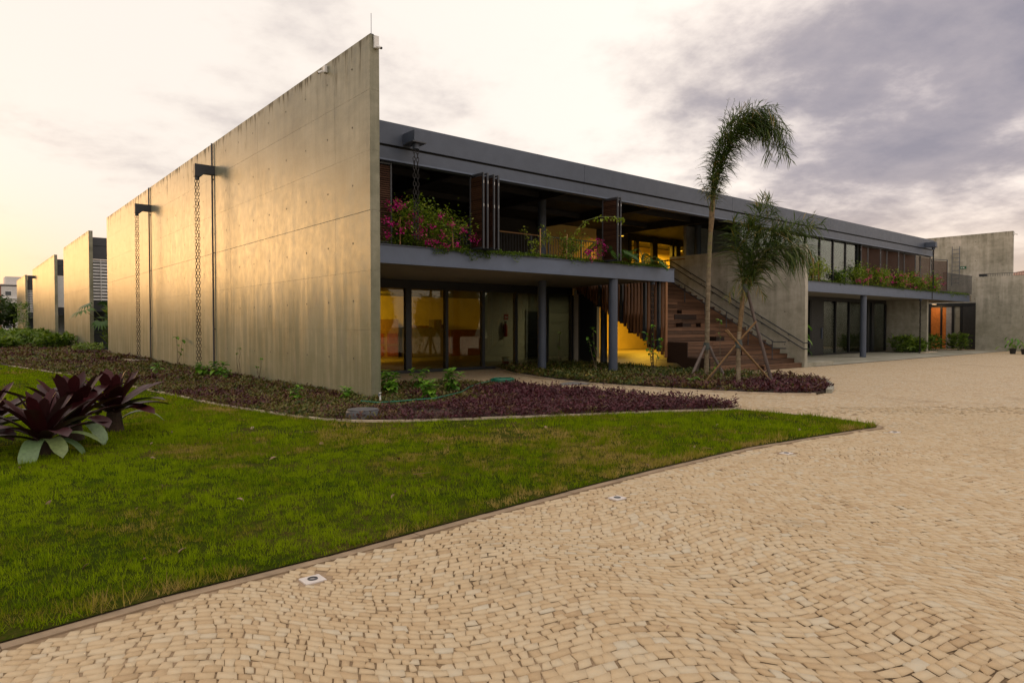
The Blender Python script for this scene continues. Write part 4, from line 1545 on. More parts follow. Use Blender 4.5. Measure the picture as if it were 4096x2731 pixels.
# ================================================================== things inside, behind the glass
t = thing('wooden_crate', 'large timber crate with red panels behind the left glass pane', 'crate', (9.6, 17.2, 0), 'crates stacked in the lit room')
MB().box(8.4, 10.5, 16.9, 17.8, 0.02, 1.95).build('box', M['crate'], t)
for a, b in ((8.95, 9.65), (9.85, 10.45)):
    MB().box(a, b, 16.86, 16.895, 0.12, 1.25).build('red_panel', M['crate_red'], t)
    MB().box(a - 0.03, b + 0.03, 16.84, 16.857, 0.62, 0.72).build('batten', M['crate'], t)
for lab, b, m in (('grey wrapped case standing right of the red crate', (11.0, 13.2, 16.6, 17.6, 0.02, 1.5), 'board'), ('small box on top of the grey wrapped case', (12.5, 13.0, 16.7, 17.2, 1.505, 1.95), 'board'),
                  ('flat carton lying on the grey wrapped case', (11.3, 12.2, 16.7, 17.3, 1.505, 1.64), 'crate'), ('dull red case behind the third glass pane', (13.4, 15.6, 16.6, 17.4, 0.02, 1.42), 'crate_red'),
                  ('narrow upright case between the grey and the dull red cases', (13.22, 13.38, 16.7, 17.3, 0.02, 1.7), 'crate')):
    t = thing('packing_case', lab, 'case', ((b[0] + b[1]) / 2, (b[2] + b[3]) / 2, b[4]), 'packing cases in the lit room')
    MB().box(*b).build('body', M[m], t, bevel=0.01)
    MB().box(b[0] + 0.05, b[0] + 0.12, b[2] - 0.012, b[2] - 0.001, b[4] + 0.01, b[5] - 0.01).build('strap', M['crate'], t)
    MB().box(b[1] - 0.12, b[1] - 0.05, b[2] - 0.012, b[2] - 0.001, b[4] + 0.01, b[5] - 0.01).build('strap', M['crate'], t)
t = thing('fire_extinguisher', 'red fire extinguisher hung on the inner wall beside the dark door', 'fire extinguisher', (12.6, 10.9, 1.1))
MB().lathe((12.62, 10.88, 1.12), [(0.08, 0), (0.09, 0.04), (0.09, 0.5), (0.05, 0.6), (0.02, 0.63)], 14).build('cylinder', M['red'], t, True)
MB().box(12.58, 12.66, 10.84, 10.92, 1.755, 1.82).build('valve', M['frame'], t)
MB().tube([(12.58, 10.88, 1.78), (12.5, 10.88, 1.7), (12.49, 10.88, 1.3)], 0.014, 6).build('hose', M['frame'], t, True)
t = thing('fire_sign', 'small red wall sign above the fire extinguisher', 'sign', (12.75, 10.98, 1.95))
MB().box(12.62, 12.86, 10.975, 10.998, 1.9, 2.16).build('plate', M['red'], t)
MB().box(12.66, 12.82, 10.972, 10.9745, 2.0, 2.03).build('bar', M['white'], t)
t = thing('paint_bucket', 'white paint bucket with red band standing behind the glass', 'bucket', (10.35, 8.1, 0.012))
MB().lathe((10.35, 8.1, 0.013), [(0.12, 0), (0.145, 0.28), (0.15, 0.3), (0.14, 0.31)], 18).build('tub', M['white'], t, True)
MB().lathe((10.35, 8.1, 0.08), [(0.134, 0), (0.143, 0.1)], 18).build('band', M['red'], t, True)
MB().lathe((10.35, 8.1, 0.325), [(0.152, 0), (0.152, 0.025)], 18).build('lid', M['black_pot'], t, True)

# lit lamps of the rooms (yellow light seen through the glass)
def lamp(x, y, z, power, col, size=1.2, label=None, emit=1.6, tilt=0):
    t = thing('ceiling_lamp', label, 'ceiling lamp', (x, y, z), 'yellow ceiling lamps inside')
    m = bpy.data.materials.new('lamp glow')
    m.use_nodes = True
    b = m.node_tree.nodes['Principled BSDF']
    b.inputs['Emission Color'].default_value = (*col, 1)
    b.inputs['Emission Strength'].default_value = emit
    MB().box(x - 0.3, x + 0.3, y - 0.06, y + 0.06, z + 0.012, z + 0.05).build('body', M['white'], t)
    MB().box(x - 0.28, x + 0.28, y - 0.05, y + 0.05, z, z + 0.01).build('tube', m, t)
    l = bpy.data.lights.new('lamp light', 'AREA')
    l.energy = power
    l.color = col
    l.shape = 'RECTANGLE'
    l.size = size
    l.size_y = 0.4
    o = bpy.data.objects.new('lamp_light', l)
    COL.objects.link(o)
    o.location = (x, y, z - 0.02 - 0.3 * math.sin(R(tilt)))
    o.rotation_euler = (R(tilt), 0, 0)
    return t

YEL = (1.0, 0.54, 0.035)
lamp(6.5, 14.2, 3.1, 330, YEL, 3.0, tilt=62, label='ceiling lamp over the crates in the left room')
lamp(15.6, 8.7, 3.1, 60, (1, 0.85, 0.55), 1.6, label='added pale fill light before the dark inner door')  # added fill light to lift the black inner wall, no known fixture
lamp(23.5, 14.6, 3.1, 200, YEL, 2.5, tilt=32, label='strong yellow lamp in the passage below the stair')
lamp(27.0, 14.5, 3.1, 200, YEL, 2.5, label='strong yellow lamp deep inside beyond the stair')
lamp(21.0, 10.8, 5.95, 200, YEL, 2.0, label='yellow lamp in the upper room behind the dark posts')
lamp(25.5, 10.8, 5.95, 180, YEL, 2.0, label='yellow lamp at the right end of the upper room')
lamp(17.0, 7.9, 5.8, 22, YEL, 1.2, label='yellow lamp over the lamp-yellow wall of the terrace')
lamp(33.0, 7.5, 3.1, 18, (1, 0.85, 0.6), 1.2, label='added pale fill light in the right ground floor room')  # added fill light for this room, no known fixture
lamp(46.2, 4.4, 3.1, 5, (1, 0.6, 0.25), 0.4, label='warm lamp over the orange door')

# ================================================================== buildings down the row
def far_block(label, y, louvre):
    t = thing('gallery_building', label, 'building', (8, y + 6, 0), 'further gallery buildings in the row')
    MB().box(0.235, 22, y, y + 0.06, 7.0, 7.55).build('fascia_plate', M['steel_dark'], t)
    MB().box(0.235, 22, y + 0.03, y + 0.1, 6.1, 6.98).build('edge_beam_web', M['steel_dark'], t)
    MB().box(0.235, 22, y + 0.1, y + 10, 6.99, 7.5).build('roof', M['ceiling'], t)
    MB().box(0.235, 22, y + 0.02, y + 0.1, 2.65, 3.3).build('edge_channel', M['steel_dark'], t)
    MB().box(0.235, 22, y + 1.5, y + 1.6, 0, 2.64).build('window', M['window_dark' if louvre else 'grey_panel'], t)
    if louvre:
        MB().box(0.235, 22, y + 0.25, y + 0.3, 3.31, 6.09).build('wall', M['dark_wall'], t)
        for x in (0.3, 0.83, 1.36, 1.9, 2.4):
            MB().box(x - 0.02, x + 0.02, y + 0.05, y + 0.1, 3.32, 6.08).build('louvre_post', M['white'], t)
        sm = MB().extrude_yz([(0.0, -0.06), (0.0, -0.04), (0.14, 0.09), (0.14, 0.07)], -1.05, 1.05).mesh('slat', M['white'])
        for k in range(13):
            inst('slat', sm, t, (1.33, y + 0.11, 3.42 + 0.212 * k))
    else:
        MB().box(0.235, 22, y + 0.05, y + 0.15, 3.31, 6.09).build('wall', M['white'], t)
    return t

far_block('second building of the row with white louvres between concrete walls', 39.4, True)
far_block('third building of the row with a white upper wall', 58.6, False)
far_block('fourth building of the row, a dark sliver beside the farthest wall', 88.4, True)
# ================================================================== plants: helpers
def blade_mesh(name, L, W, seg, curve, fold, mat, tip=0.0, taper=0.5, base=0.55, twist=0.0, n_across=2):
    """strap or broad leaf along +X starting at the origin, curving down by `curve` radians over its length"""
    vs, fs = [], []
    x = z = 0.0
    ang = 0.0
    cols = n_across + 1
    for i in range(seg + 1):
        t = i / seg
        if taper == 'oval':
            w = W * (math.sin(math.pi * min(1, t * 0.93 + 0.05)) ** 0.75) * (1.0 if t < 0.99 else 0.0)
        elif taper == 'strap':
            w = W * (base + (1 - base) * min(1, t * 3)) * (1 if t < 0.82 else max(0.0, 1 - ((t - 0.82) / 0.18) ** 1.6))
        else:
            w = W * (1 - t) ** taper
        for c in range(cols):
            s = c / n_across * 2 - 1
            vs.append((x, s * w / 2, z + abs(s) * w / 2 * fold - 0.0))
        ang = -curve * ((i + 1) / seg)
        x += L / seg * math.cos(ang)
        z += L / seg * math.sin(ang)
    for i in range(seg):
        for c in range(n_across):
            a = i * cols + c
            fs.append((a, a + 1, a + cols + 1, a + cols))
    me = bpy.data.meshes.new(name)
    me.from_pydata(vs, [], fs)
    me.update()
    me.polygons.foreach_set('use_smooth', [True] * len(fs))
    me.materials.append(mat)
    return me


def spray(P, size, mat, name, tint_mu=0.5, tint_s=0.28, pitch=(-0.9, 0.7), ratio=0.55):
    """leaf quads at 3-D points"""
    P = np.asarray(P)
    n = len(P)
    t = np.clip(RNG.normal(tint_mu, tint_s, n), 0, 1)
    V, T = leaf_cloud(P, P[:, 2], size, t, pitch, ratio)
    return V, T


def build_cloud(name, V, T, mat, parent):
    c = WPOS[parent.name]
    return inst(name, np_mesh(name, V - np.array(c), quads_from(V), mat, {'tint': T}), parent, c)


def curve_pts(p0, p1, lift, n=8, jit=0.0):
    p0, p1 = Vector(p0), Vector(p1)
    out = []
    for i in range(n + 1):
        t = i / n
        p = p0.lerp(p1, t)
        p.z += lift * math.sin(math.pi * t)
        if 0 < i < n:
            p += Vector((random.gauss(0, jit), random.gauss(0, jit), random.gauss(0, jit)))
        out.append(p)
    return out


def along(pts, n, spread):
    pts = np.array([tuple(p) for p in pts])
    t = RNG.uniform(0, len(pts) - 1.001, n)
    i = t.astype(int)
    f = (t - i)[:, None]
    return pts[i] * (1 - f) + pts[i + 1] * f + RNG.normal(0, spread, (n, 3))


def bougainvillea(name, label, base, arcs, nleaf, spread, blooms, nbloom, stakes=(), size=0.065, tint=0.45, group='bougainvillea plants along the balcony', lo=None):
    """arcs: end points with a lift; blooms: points where bracts sit"""
    t = thing(name, label, 'shrub', base, group)
    lp, sm = [], MB()
    for (ex, ey, ez, lift) in arcs:
        c = curve_pts(base, (ex, ey, ez), lift, 7, 0.03)
        sm.tube(c, [0.012 * (1 - 0.1 * i) for i in range(len(c))], 5)
        lp.append(along(c[2:], int(nleaf / len(arcs)), spread))
    P = np.concatenate(lp)
    P = P[P[:, 2] > (lo if lo is not None else base[2] - 0.05)]
    V, T = spray(P, size, None, '', tint, 0.25)
    build_cloud('foliage', V, T, M['boug'], t)
    sm.build('stem', M['stem'], t)
    if blooms:
        BP = np.concatenate([np.array(b)[None] + RNG.normal(0, 0.055, (nbloom, 3)) * np.array([1.2, 1.0, 1.0]) for b in blooms])
        V, T = spray(BP, 0.055, None, '', 0.5, 0.3, (-1.2, 1.2), 0.85)
        build_cloud('blossom', V, T, M['blossom'], t)
    for (x, y, z0, z1, dxs) in stakes:
        MB().tube([(x, y, z0), (x + dxs, y, z1)], 0.021, 7).build('stake', M['rail_wood'], t, True)
    return t


# ---- big bougainvillea at the left end of the balcony
arcs = []
for k in range(26):
    ex = random.uniform(1.5, 4.0)
    top = 4.78 - 0.12 * abs(ex - 2.6) ** 2
    arcs.append((ex, random.uniform(1.5, 2.35), random.uniform(3.85, top), random.uniform(0.05, 0.35)))
bl = [(1.45, 1.75, 4.62), (1.62, 1.65, 4.68), (1.8, 1.7, 4.6), (1.35, 1.7, 4.2), (1.5, 1.65, 4.1), (1.7, 1.6, 3.95), (1.95, 1.6, 4.15), (2.2, 1.55, 4.3), (2.3, 1.6, 4.05), (2.15, 1.55, 3.9),
      (1.4, 1.7, 3.85), (2.6, 1.6, 4.15), (2.9, 1.55, 3.95), (3.05, 1.6, 3.72), (2.7, 1.6, 3.78), (3.2, 1.6, 4.3), (3.6, 1.55, 4.12), (3.85, 1.5, 4.0), (4.0, 1.5, 3.88), (3.4, 1.6, 3.78), (2.85, 1.6, 4.45), (1.55, 1.6, 4.5), (2.0, 1.6, 4.42), (2.45, 1.6, 3.8)]
bougainvillea('bougainvillea', 'largest bougainvillea, full of magenta flowers, beside the tall wall', (2.35, 2.0, 3.66), arcs, 7000, 0.17, bl, 34, ((1.75, 1.75, 3.66, 4.35, 0.0), (3.35, 1.72, 3.66, 4.4, -0.05)), 0.078, 0.5)
# ---- yellow-green climber on its stake
arcs = [(x, y, z, l) for x, y, z, l in ((5.95, 1.9, 4.42, 0.1), (6.9, 1.8, 4.4, 0.15), (7.1, 1.8, 4.15, 0.25), (6.7, 1.85, 4.62, 0.0), (6.3, 1.8, 4.05, 0.2), (6.15, 1.8, 3.8, 0.1), (6.85, 1.7, 4.28, 0.2))]
bougainvillea('young_climber', 'sparse yellow green climber on a pale stake left of the round column', (6.5, 1.9, 3.66), arcs, 330, 0.05, [], 0, ((6.55, 1.8, 3.66, 4.5, 0.0),), 0.075, 0.8)
# ---- second bougainvillea with the long arching shoot
arcs = [(random.uniform(7.3, 8.6), random.uniform(1.6, 2.1), random.uniform(3.8, 4.5), random.uniform(0, 0.2)) for k in range(9)]
bl = [(8.45, 1.6, 3.95), (8.65, 1.55, 3.82), (8.9, 1.6, 3.9), (8.75, 1.6, 4.05), (9.15, 1.6, 4.12), (9.2, 1.6, 4.02), (8.55, 1.6, 3.72), (8.85, 1.65, 4.32), (8.3, 1.6, 3.9), (8.95, 1.6, 4.27)]
tb = bougainvillea('bougainvillea', 'bougainvillea right of the round column with one long shoot arching up', (7.9, 1.95, 3.66), arcs, 800, 0.10, bl, 22, ((7.62, 1.78, 3.66, 4.42, 0.02),), 0.075, 0.35)
c = [Vector(p) for p in ((7.9, 1.9, 4.2), (7.95, 1.7, 4.55), (8.15, 1.5, 4.85), (8.5, 1.3, 4.98), (8.9, 1.2, 5.02), (9.25, 1.15, 5.03), (9.5, 1.1, 5.0))]
MB().tube(c, 0.008, 5).build('long_shoot', M['stem_green'], tb)
V, T = spray(along(c, 130, 0.035) - np.array([0, 0, 0.04]), 0.10, None, '', 0.75, 0.2, (-1.4, -0.2), 0.5)
build_cloud('shoot_leaves', V, T, M['boug'], tb)

# ---- feathery philodendrons on the balcony
def philo_leaf(L=0.5):
    """deeply cut leaf: midrib with paired lobes"""
    vs, fs = [], []
    n = 9
    for i in range(n):
        t = i / (n - 1)
        x = L * (0.08 + 0.9 * t)
        z = -0.28 * L * t * t
        ln = L * 0.36 * math.sin(math.pi * (0.18 + 0.74 * t)) + 0.02
        w = L * 0.05
        for s in (-1, 1):
            b = len(vs)
            vs += [(x - w, 0, z), (x + w, 0, z), (x + w * 1.1 + ln * 0.45, s * ln * 0.75, z - 0.02), (x + ln * 0.62, s * ln, z - 0.06 * L - 0.03), (x + ln * 0.25, s * ln * 0.78, z - 0.02)]
            fs += [(b, b + 1, b + 2, b + 4), (b + 4, b + 2, b + 3)]
    me = bpy.data.meshes.new('leaf')
    me.from_pydata(vs, [], fs)
    me.update()
    me.materials.append(M['philo'])
    return me


PHL = [philo_leaf(0.52), philo_leaf(0.42), philo_leaf(0.36)]


def leaf_on_stalks(name, label, base, leaves, meshes, stem_mat, cat='plant', group=None, rad=0.009, droop=0.25):
    """leaves: (azimuth, reach, height, scale, mesh index)"""
    t = thing(name, label, cat, base, group)
    mb = MB()
    for az, reach, h, sc, mi in leaves:
        tip = Vector(base) + Vector((math.cos(az) * reach, math.sin(az) * reach, h))
        mid = Vector(base) + Vector((math.cos(az) * reach * 0.38, math.sin(az) * reach * 0.38, h * 0.72))
        mb.tube([base, mid, tip], [rad * 1.3, rad, rad * 0.7], 5)
        inst('leaf', meshes[mi], t, tip, (random.uniform(-0.4, 0.4), random.uniform(-0.1, 0.35) + droop, az + random.uniform(-0.3, 0.3)), sc)
    mb.build('stalk', stem_mat, t, True)
    return t


def rosette(n, r0, r1, h0, h1, s0=0.8, s1=1.2, nm=3):
    return [(2 * math.pi * k / n * 1.618 * 3 + random.uniform(-0.3, 0.3), random.uniform(r0, r1), random.uniform(h0, h1), random.uniform(s0, s1), random.randrange(nm)) for k in range(n)]


leaf_on_stalks('philodendron', 'feathery philodendron on the balcony before the single folded shutter', (9.6, 1.85, 3.66),
               [(R(150), 0.35, 0.75, 1.35, 0), (R(120), 0.2, 0.7, 1.2, 0), (R(40), 0.3, 0.62, 1.1, 0), (R(200), 0.6, 0.4, 1.0, 1), (R(250), 0.4, 0.45, 1.1, 1), (R(300), 0.45, 0.4, 1.1, 0), (R(-10), 0.55, 0.5, 1.2, 0), (R(20), 0.75, 0.35, 1.0, 1), (R(-40), 0.6, 0.3, 1.0, 1), (R(180), 0.85, 0.25, 0.9, 2), (R(220), 0.3, 0.6, 1.0, 2)],
               PHL, M['stem_green'], 'plant', 'philodendrons on the balcony')
leaf_on_stalks('philodendron', 'smaller feathery philodendron near the right end of the left balcony', (11.35, 1.85, 3.66),
               [(R(110), 0.15, 0.62, 1.2, 0), (R(30), 0.35, 0.5, 1.2, 0), (R(-20), 0.5, 0.35, 1.1, 0), (R(190), 0.4, 0.4, 0.9, 1), (R(240), 0.45, 0.25, 0.9, 1), (R(-50), 0.5, 0.2, 1.0, 1), (R(10), 0.7, 0.28, 1.0, 1)],
               PHL, M['stem_green'], 'plant', 'philodendrons on the balcony')

# ---- trailing cover on the slab edges
def trailing(label, x0, x1, bands, dens=1100):
    n = int((x1 - x0) * dens)
    x = RNG.uniform(x0, x1, n)
    y = RNG.uniform(YF - 0.02, 2.5, n)
    thick = 0.5 + 1.0 * fbm(np.column_stack([x, x * 0 + 3]), 0.8, 5, 4)
    z = 3.66 + RNG.random(n) * 0.09 * thick * (1 + 0.8 * (x < 5))
    P = [np.column_stack([x, y, z])]
    for (a, b, drop, cnt) in bands:
        xx = RNG.uniform(a, b, cnt)
        prof = np.abs(vnoise(np.column_stack([xx, xx * 0]), 3.2, 12)) ** 1.4
        mid = np.sin(np.pi * (xx - a) / (b - a)) * 0.6 + 0.4
        zz = 3.67 - RNG.random(cnt) ** 1.3 * drop * prof * mid * 1.6
        yy = YF - 0.03 - RNG.random(cnt) * 0.07
        P.append(np.column_stack([xx, yy, zz]))
    P = np.concatenate(P)
    V, T = spray(P, 0.055, None, '', 0.45, 0.25, (-0.7, 0.9), 0.6)
    o = inst('trailing_plants', np_mesh('trailing_plants', V, quads_from(V), M['trail'], {'tint': T}), None, (0, 0, 0))
    tag(stuff(o), label, 'trailing plants')


trailing('trailing green creeper spilling over the left balcony edge', 0.3, 12.7, ((2.7, 4.6, 0.42, 800), (4.4, 6.4, 0.2, 380), (7.6, 8.6, 0.2, 90), (10.2, 11, 0.15, 50)))
trailing('trailing green creeper along the right balcony edge', 18.7, 44.2, ((38.5, 44, 0.3, 900), (30, 38, 0.12, 500)), 520)

# ---- right balcony bushes
arcs = [(22.6 + random.uniform(0, 2.2), random.uniform(1.6, 2.1), random.uniform(4.1, 4.75), random.uniform(0, 0.2)) for k in range(9)]
bougainvillea('young_climber', 'airy yellow green bush with two pale stems behind the stair wall', (23.6, 1.9, 3.66), arcs, 900, 0.13, [], 0, ((23.3, 1.8, 3.66, 4.7, 0.05), (23.9, 1.8, 3.66, 4.5, -0.12)), 0.11, 0.75)
arcs = [(25.6 + random.uniform(0, 1.2), random.uniform(1.6, 2.1), random.uniform(3.8, 4.3), random.uniform(0, 0.1)) for k in range(8)]
bougainvillea('shrub', 'small dark green bush on the right balcony before the last glass panes', (26.2, 1.95, 3.66), arcs, 700, 0.12, [], 0, (), 0.11, 0.1)
rb = [(28.6, 'first right balcony bougainvillea from the left, with leaning stake', 4.75, 1.6), (31.0, 'second right balcony bougainvillea from the left, mostly green', 4.6, 1.5), (33.3, 'third right balcony bougainvillea from the left, with pale upright stake', 4.7, 1.5),
      (35.6, 'fourth right balcony bougainvillea from the left, deep magenta at its foot', 4.65, 1.5), (38.1, 'last right balcony bougainvillea, leaning towards the terrace railing', 4.6, 1.9)]
for i, (x, lab, zt, sp) in enumerate(rb):
    arcs = [(x + random.uniform(-sp, sp), random.uniform(1.5, 2.0), random.uniform(3.85, zt), random.uniform(0.05, 0.3)) for k in range(14)]
    bls = [(x + random.uniform(-sp, sp) * 0.9, 1.5, random.uniform(3.75, 4.5)) for k in range(8)]
    bougainvillea('bougainvillea', lab, (x, 1.9, 3.66), arcs, 1500, 0.14, bls, 16, ((x + 0.3, 1.7, 3.66, 4.5, random.choice((0.5, 0.0, 0.1, 0.3))),), 0.11, 0.5)

# ================================================================== bromeliads on the lawn
BRL = [blade_mesh('leaf', 0.72, 0.17, 8, c, 0.3, M['brom'], taper='strap', base=0.7) for c in (0.2, 0.45, 0.8)]
BRG = [blade_mesh('leaf', 0.58, 0.17, 9, c, 0.25, M['brom_green'], taper='strap', base=0.75) for c in (1.5, 1.75)]


def bromeliad(label, loc, s, n=26, hang=(), stem=0.12, red=True):
    t = thing('bromeliad', label, 'bromeliad', loc, 'giant maroon bromeliads on the lawn')
    mb = MB()
    mb.lathe(loc, [(0.12 * s, 0), (0.10 * s, 0.1 * s), (0.07 * s, (stem + 0.16) * s)], 10)
    mb.build('base', M['soil'], t, True)
    for k in range(n):
        f = k / n
        az = k * 2.39996 + random.uniform(-0.15, 0.15)
        tilt = R(82) - f * R(58) + random.uniform(-0.08, 0.08)         # inner upright, outer spreading
        L = s * (0.60 + 0.46 * f) * random.uniform(0.92, 1.1)
        mi = 0 if f < 0.35 else (1 if f < 0.75 else 2)
        r0 = (0.02 + 0.06 * f) * s
        inst('leaf', BRL[mi], t, (loc[0] + math.cos(az) * r0, loc[1] + math.sin(az) * r0, loc[2] + (stem + 0.13 - 0.08 * f) * s),
             (random.uniform(-0.15, 0.15), -tilt, az), L)
    for az, tl, sc in hang:
        o = inst('leaf', BRG[random.randrange(2)], t, (loc[0] + math.cos(az) * 0.1, loc[1] + math.sin(az) * 0.1, loc[2] + 0.16 * s), (0, -tl, az), sc * s)
        o['label'] = 'pale grey green drooping old leaf'
    return t


camaz = lambda x, y: math.atan2(CAM.y - y, CAM.x - x)
a0 = camaz(-6.1, -3.05)
bromeliad('largest and nearest dark bromeliad, with pale drooping leaves in front', (-6.12, -3.02, 0.0), 1.15, 26, ((a0 - 0.25, R(30), 1.05), (a0 + 0.3, R(34), 0.95), (a0 + 1.25, R(42), 0.9), (a0 + 1.05, R(20), 0.75)))
bromeliad('right-hand bromeliad of the clump, standing on a shaggy brown stem', (-5.1, -1.5, 0.0), 1.2, 24, ((camaz(-5.1, -1.5) + 1.5, R(50), 0.95),), 0.2)
bromeliad('bromeliad behind the nearest one, showing above its leaves', (-5.72, -2.2, 0.05), 1.3, 26, ((camaz(-5.8, -1.75) + 0.6, R(30), 0.9),))
bromeliad('bromeliad at the left picture edge, half out of view', (-6.72, -2.0, 0.0), 1.2, 24, ())
bromeliad('small bromeliad far back at the left picture edge', (-6.52, -0.2, 0.0), 0.8, 20, ())

# ================================================================== broad-leaved plants in the bed
HYL = [blade_mesh('leaf', 0.18, 0.115, 5, c, 0.35, M['hydrangea'], taper='oval') for c in (0.5, 0.85, 1.15)]


def broadleaf(label, loc, h, r, n, sc, group='broad leaved plants in the bed'):
    t = thing('broadleaf_plant', label, 'plant', loc, group)
    mb = MB()
    ns = max(2, n // 11)
    for s in range(ns):
        az = 2 * math.pi * s / ns + random.uniform(-0.4, 0.4)
        rr = r * random.uniform(0.1, 0.65) if ns > 1 else 0
        hh = h * random.uniform(0.7, 1.0)
        top = Vector(loc) + Vector((math.cos(az) * rr, math.sin(az) * rr, hh))
        mb.tube([loc, Vector(loc).lerp(top, 0.5) + Vector((0, 0, 0.03)), top], [0.009, 0.007, 0.005], 5)
        for k in range(n // ns):
            f = 1 - (k / (n / ns)) ** 1.2
            p = Vector(loc).lerp(top, 0.25 + 0.75 * f)
            la = k * 2.4 + random.uniform(-0.3, 0.3)
            inst('leaf', HYL[random.randrange(3)], t, p, (random.uniform(-0.25, 0.25), -R(52) * f + R(15) + random.uniform(-0.2, 0.2), la), sc * random.uniform(0.75, 1.2) * (0.75 + 0.35 * (1 - f)))
    mb.build('stem', M['stem_green'], t)
    return t


broadleaf('tall green plant with broad leaves right against the wall end', (0.85, 0.75, 0.03), 0.62, 0.38, 62, 1.15)
broadleaf('low green plant close to the corner of the tall wall', (0.5, 0.1, 0.03), 0.36, 0.25, 26, 1.0)
broadleaf('front green plant of the three in the purple bed', (0.78, -1.1, 0.03), 0.44, 0.3, 44, 1.05)
broadleaf('rear left green plant of the three in the purple bed', (1.75, 0.85, 0.03), 0.6, 0.3, 40, 1.0)
broadleaf('rear right and fullest green plant of the three in the purple bed', (2.0, -0.1, 0.03), 0.58, 0.42, 60, 1.1)
broadleaf('bright young plant by the wall foot, left of the garden tap', (-0.62, -0.1, 0.03), 0.38, 0.2, 26, 0.95)
broadleaf('bright spindly young plant in the bed left of the tall wall corner', (-1.55, 0.3, 0.03), 0.36, 0.16, 20, 0.85)
broadleaf('pair of leafy tufts at the foot of the nearer rain chain, left one', (-1.0, 9.1, 0.03), 0.42, 0.35, 36, 1.25)
broadleaf('silvery leafy tuft at the foot of the nearer rain chain, right one', (-0.62, 8.75, 0.03), 0.5, 0.35, 32, 1.45)
broadleaf('small pale sprout in the bed left of the nearer rain chain', (-1.95, 10.6, 0.03), 0.4, 0.15, 16, 1.1)
broadleaf('small yellow green plant in the bed right of the nearer rain chain', (-0.75, 7.6, 0.03), 0.3, 0.22, 20, 1.0)
broadleaf('green grassy tuft at the foot of the palm stakes', (8.2, -2.45, 0.03), 0.22, 0.2, 22, 0.9)
broadleaf('green sprout on the wooden steps side, right of the first palm', (12.4, -0.4, 0.03), 0.45, 0.12, 14, 0.9)


def sapling(label, loc, h, lean, tops, nl, sc=0.9, group='thin saplings'):
    t = thing('sapling', label, 'sapling', loc, group)
    mb = MB()
    for k, (lx, ly, hh) in enumerate(tops):
        tip = Vector(loc) + Vector((lx, ly, hh))
        c = curve_pts(loc, tip, 0.0, 5, 0.015)
        mb.tube(c, [0.011, 0.010, 0.009, 0.008, 0.006, 0.005], 5)
        for j in range(nl):
            f = random.uniform(0.45, 1.0)
            p = c[-1] if j < 3 else c[0].lerp(c[-1], f)
            inst('leaf', HYL[random.randrange(3)], t, p, (random.uniform(-0.4, 0.4), random.uniform(-0.5, 0.5), random.uniform(0, 6.28)), sc * random.uniform(0.5, 1.0))
    mb.build('stem', M['stem'], t)
    return t


sapling('thin sapling with one leaf tuft on the tall wall between the rain chains', (-0.24, 15.2, 0.03), 0.9, 0, ((0.05, -0.5, 1.05), (0.0, 0.2, 1.15)), 5, 1.35)
sapling('bare crooked sapling at the tall wall, middle one of three', (-0.22, 8.0, 0.03), 0.8, 0, ((0.0, 0.25, 0.75), (0.02, 0.05, 0.9)), 3, 0.5)
sapling('smallest leafy sapling at the tall wall, nearest the corner', (-0.15, 6.5, 0.03), 0.6, 0, ((0.0, -0.2, 0.66), (0.0, 0.15, 0.4)), 4, 0.6)
sapling('slender sapling beside the column under the balcony', (9.2, 1.95, 0.03), 1.6, 0, ((-0.1, 0.1, 1.5), (-0.25, 0.2, 1.2)), 12, 0.8)
sapling('leafy sapling in front of the timber screen', (9.75, 0.1, 0.03), 1.7, 0, ((0.0, 0.0, 1.6), (0.2, -0.1, 1.2), (-0.25, 0.1, 1.35)), 12, 0.95)
sapling('thin sapling with few leaves on the glass right of the round column', (10.6, 5.2, 0.03), 1.3, 0, ((0.0, 0.0, 1.35),), 12, 0.7)
sapling('wispy young shoot between the two palms', (10.9, -1.5, 0.03), 1.4, 0, ((0.1, 0.1, 1.75),), 7, 0.8)

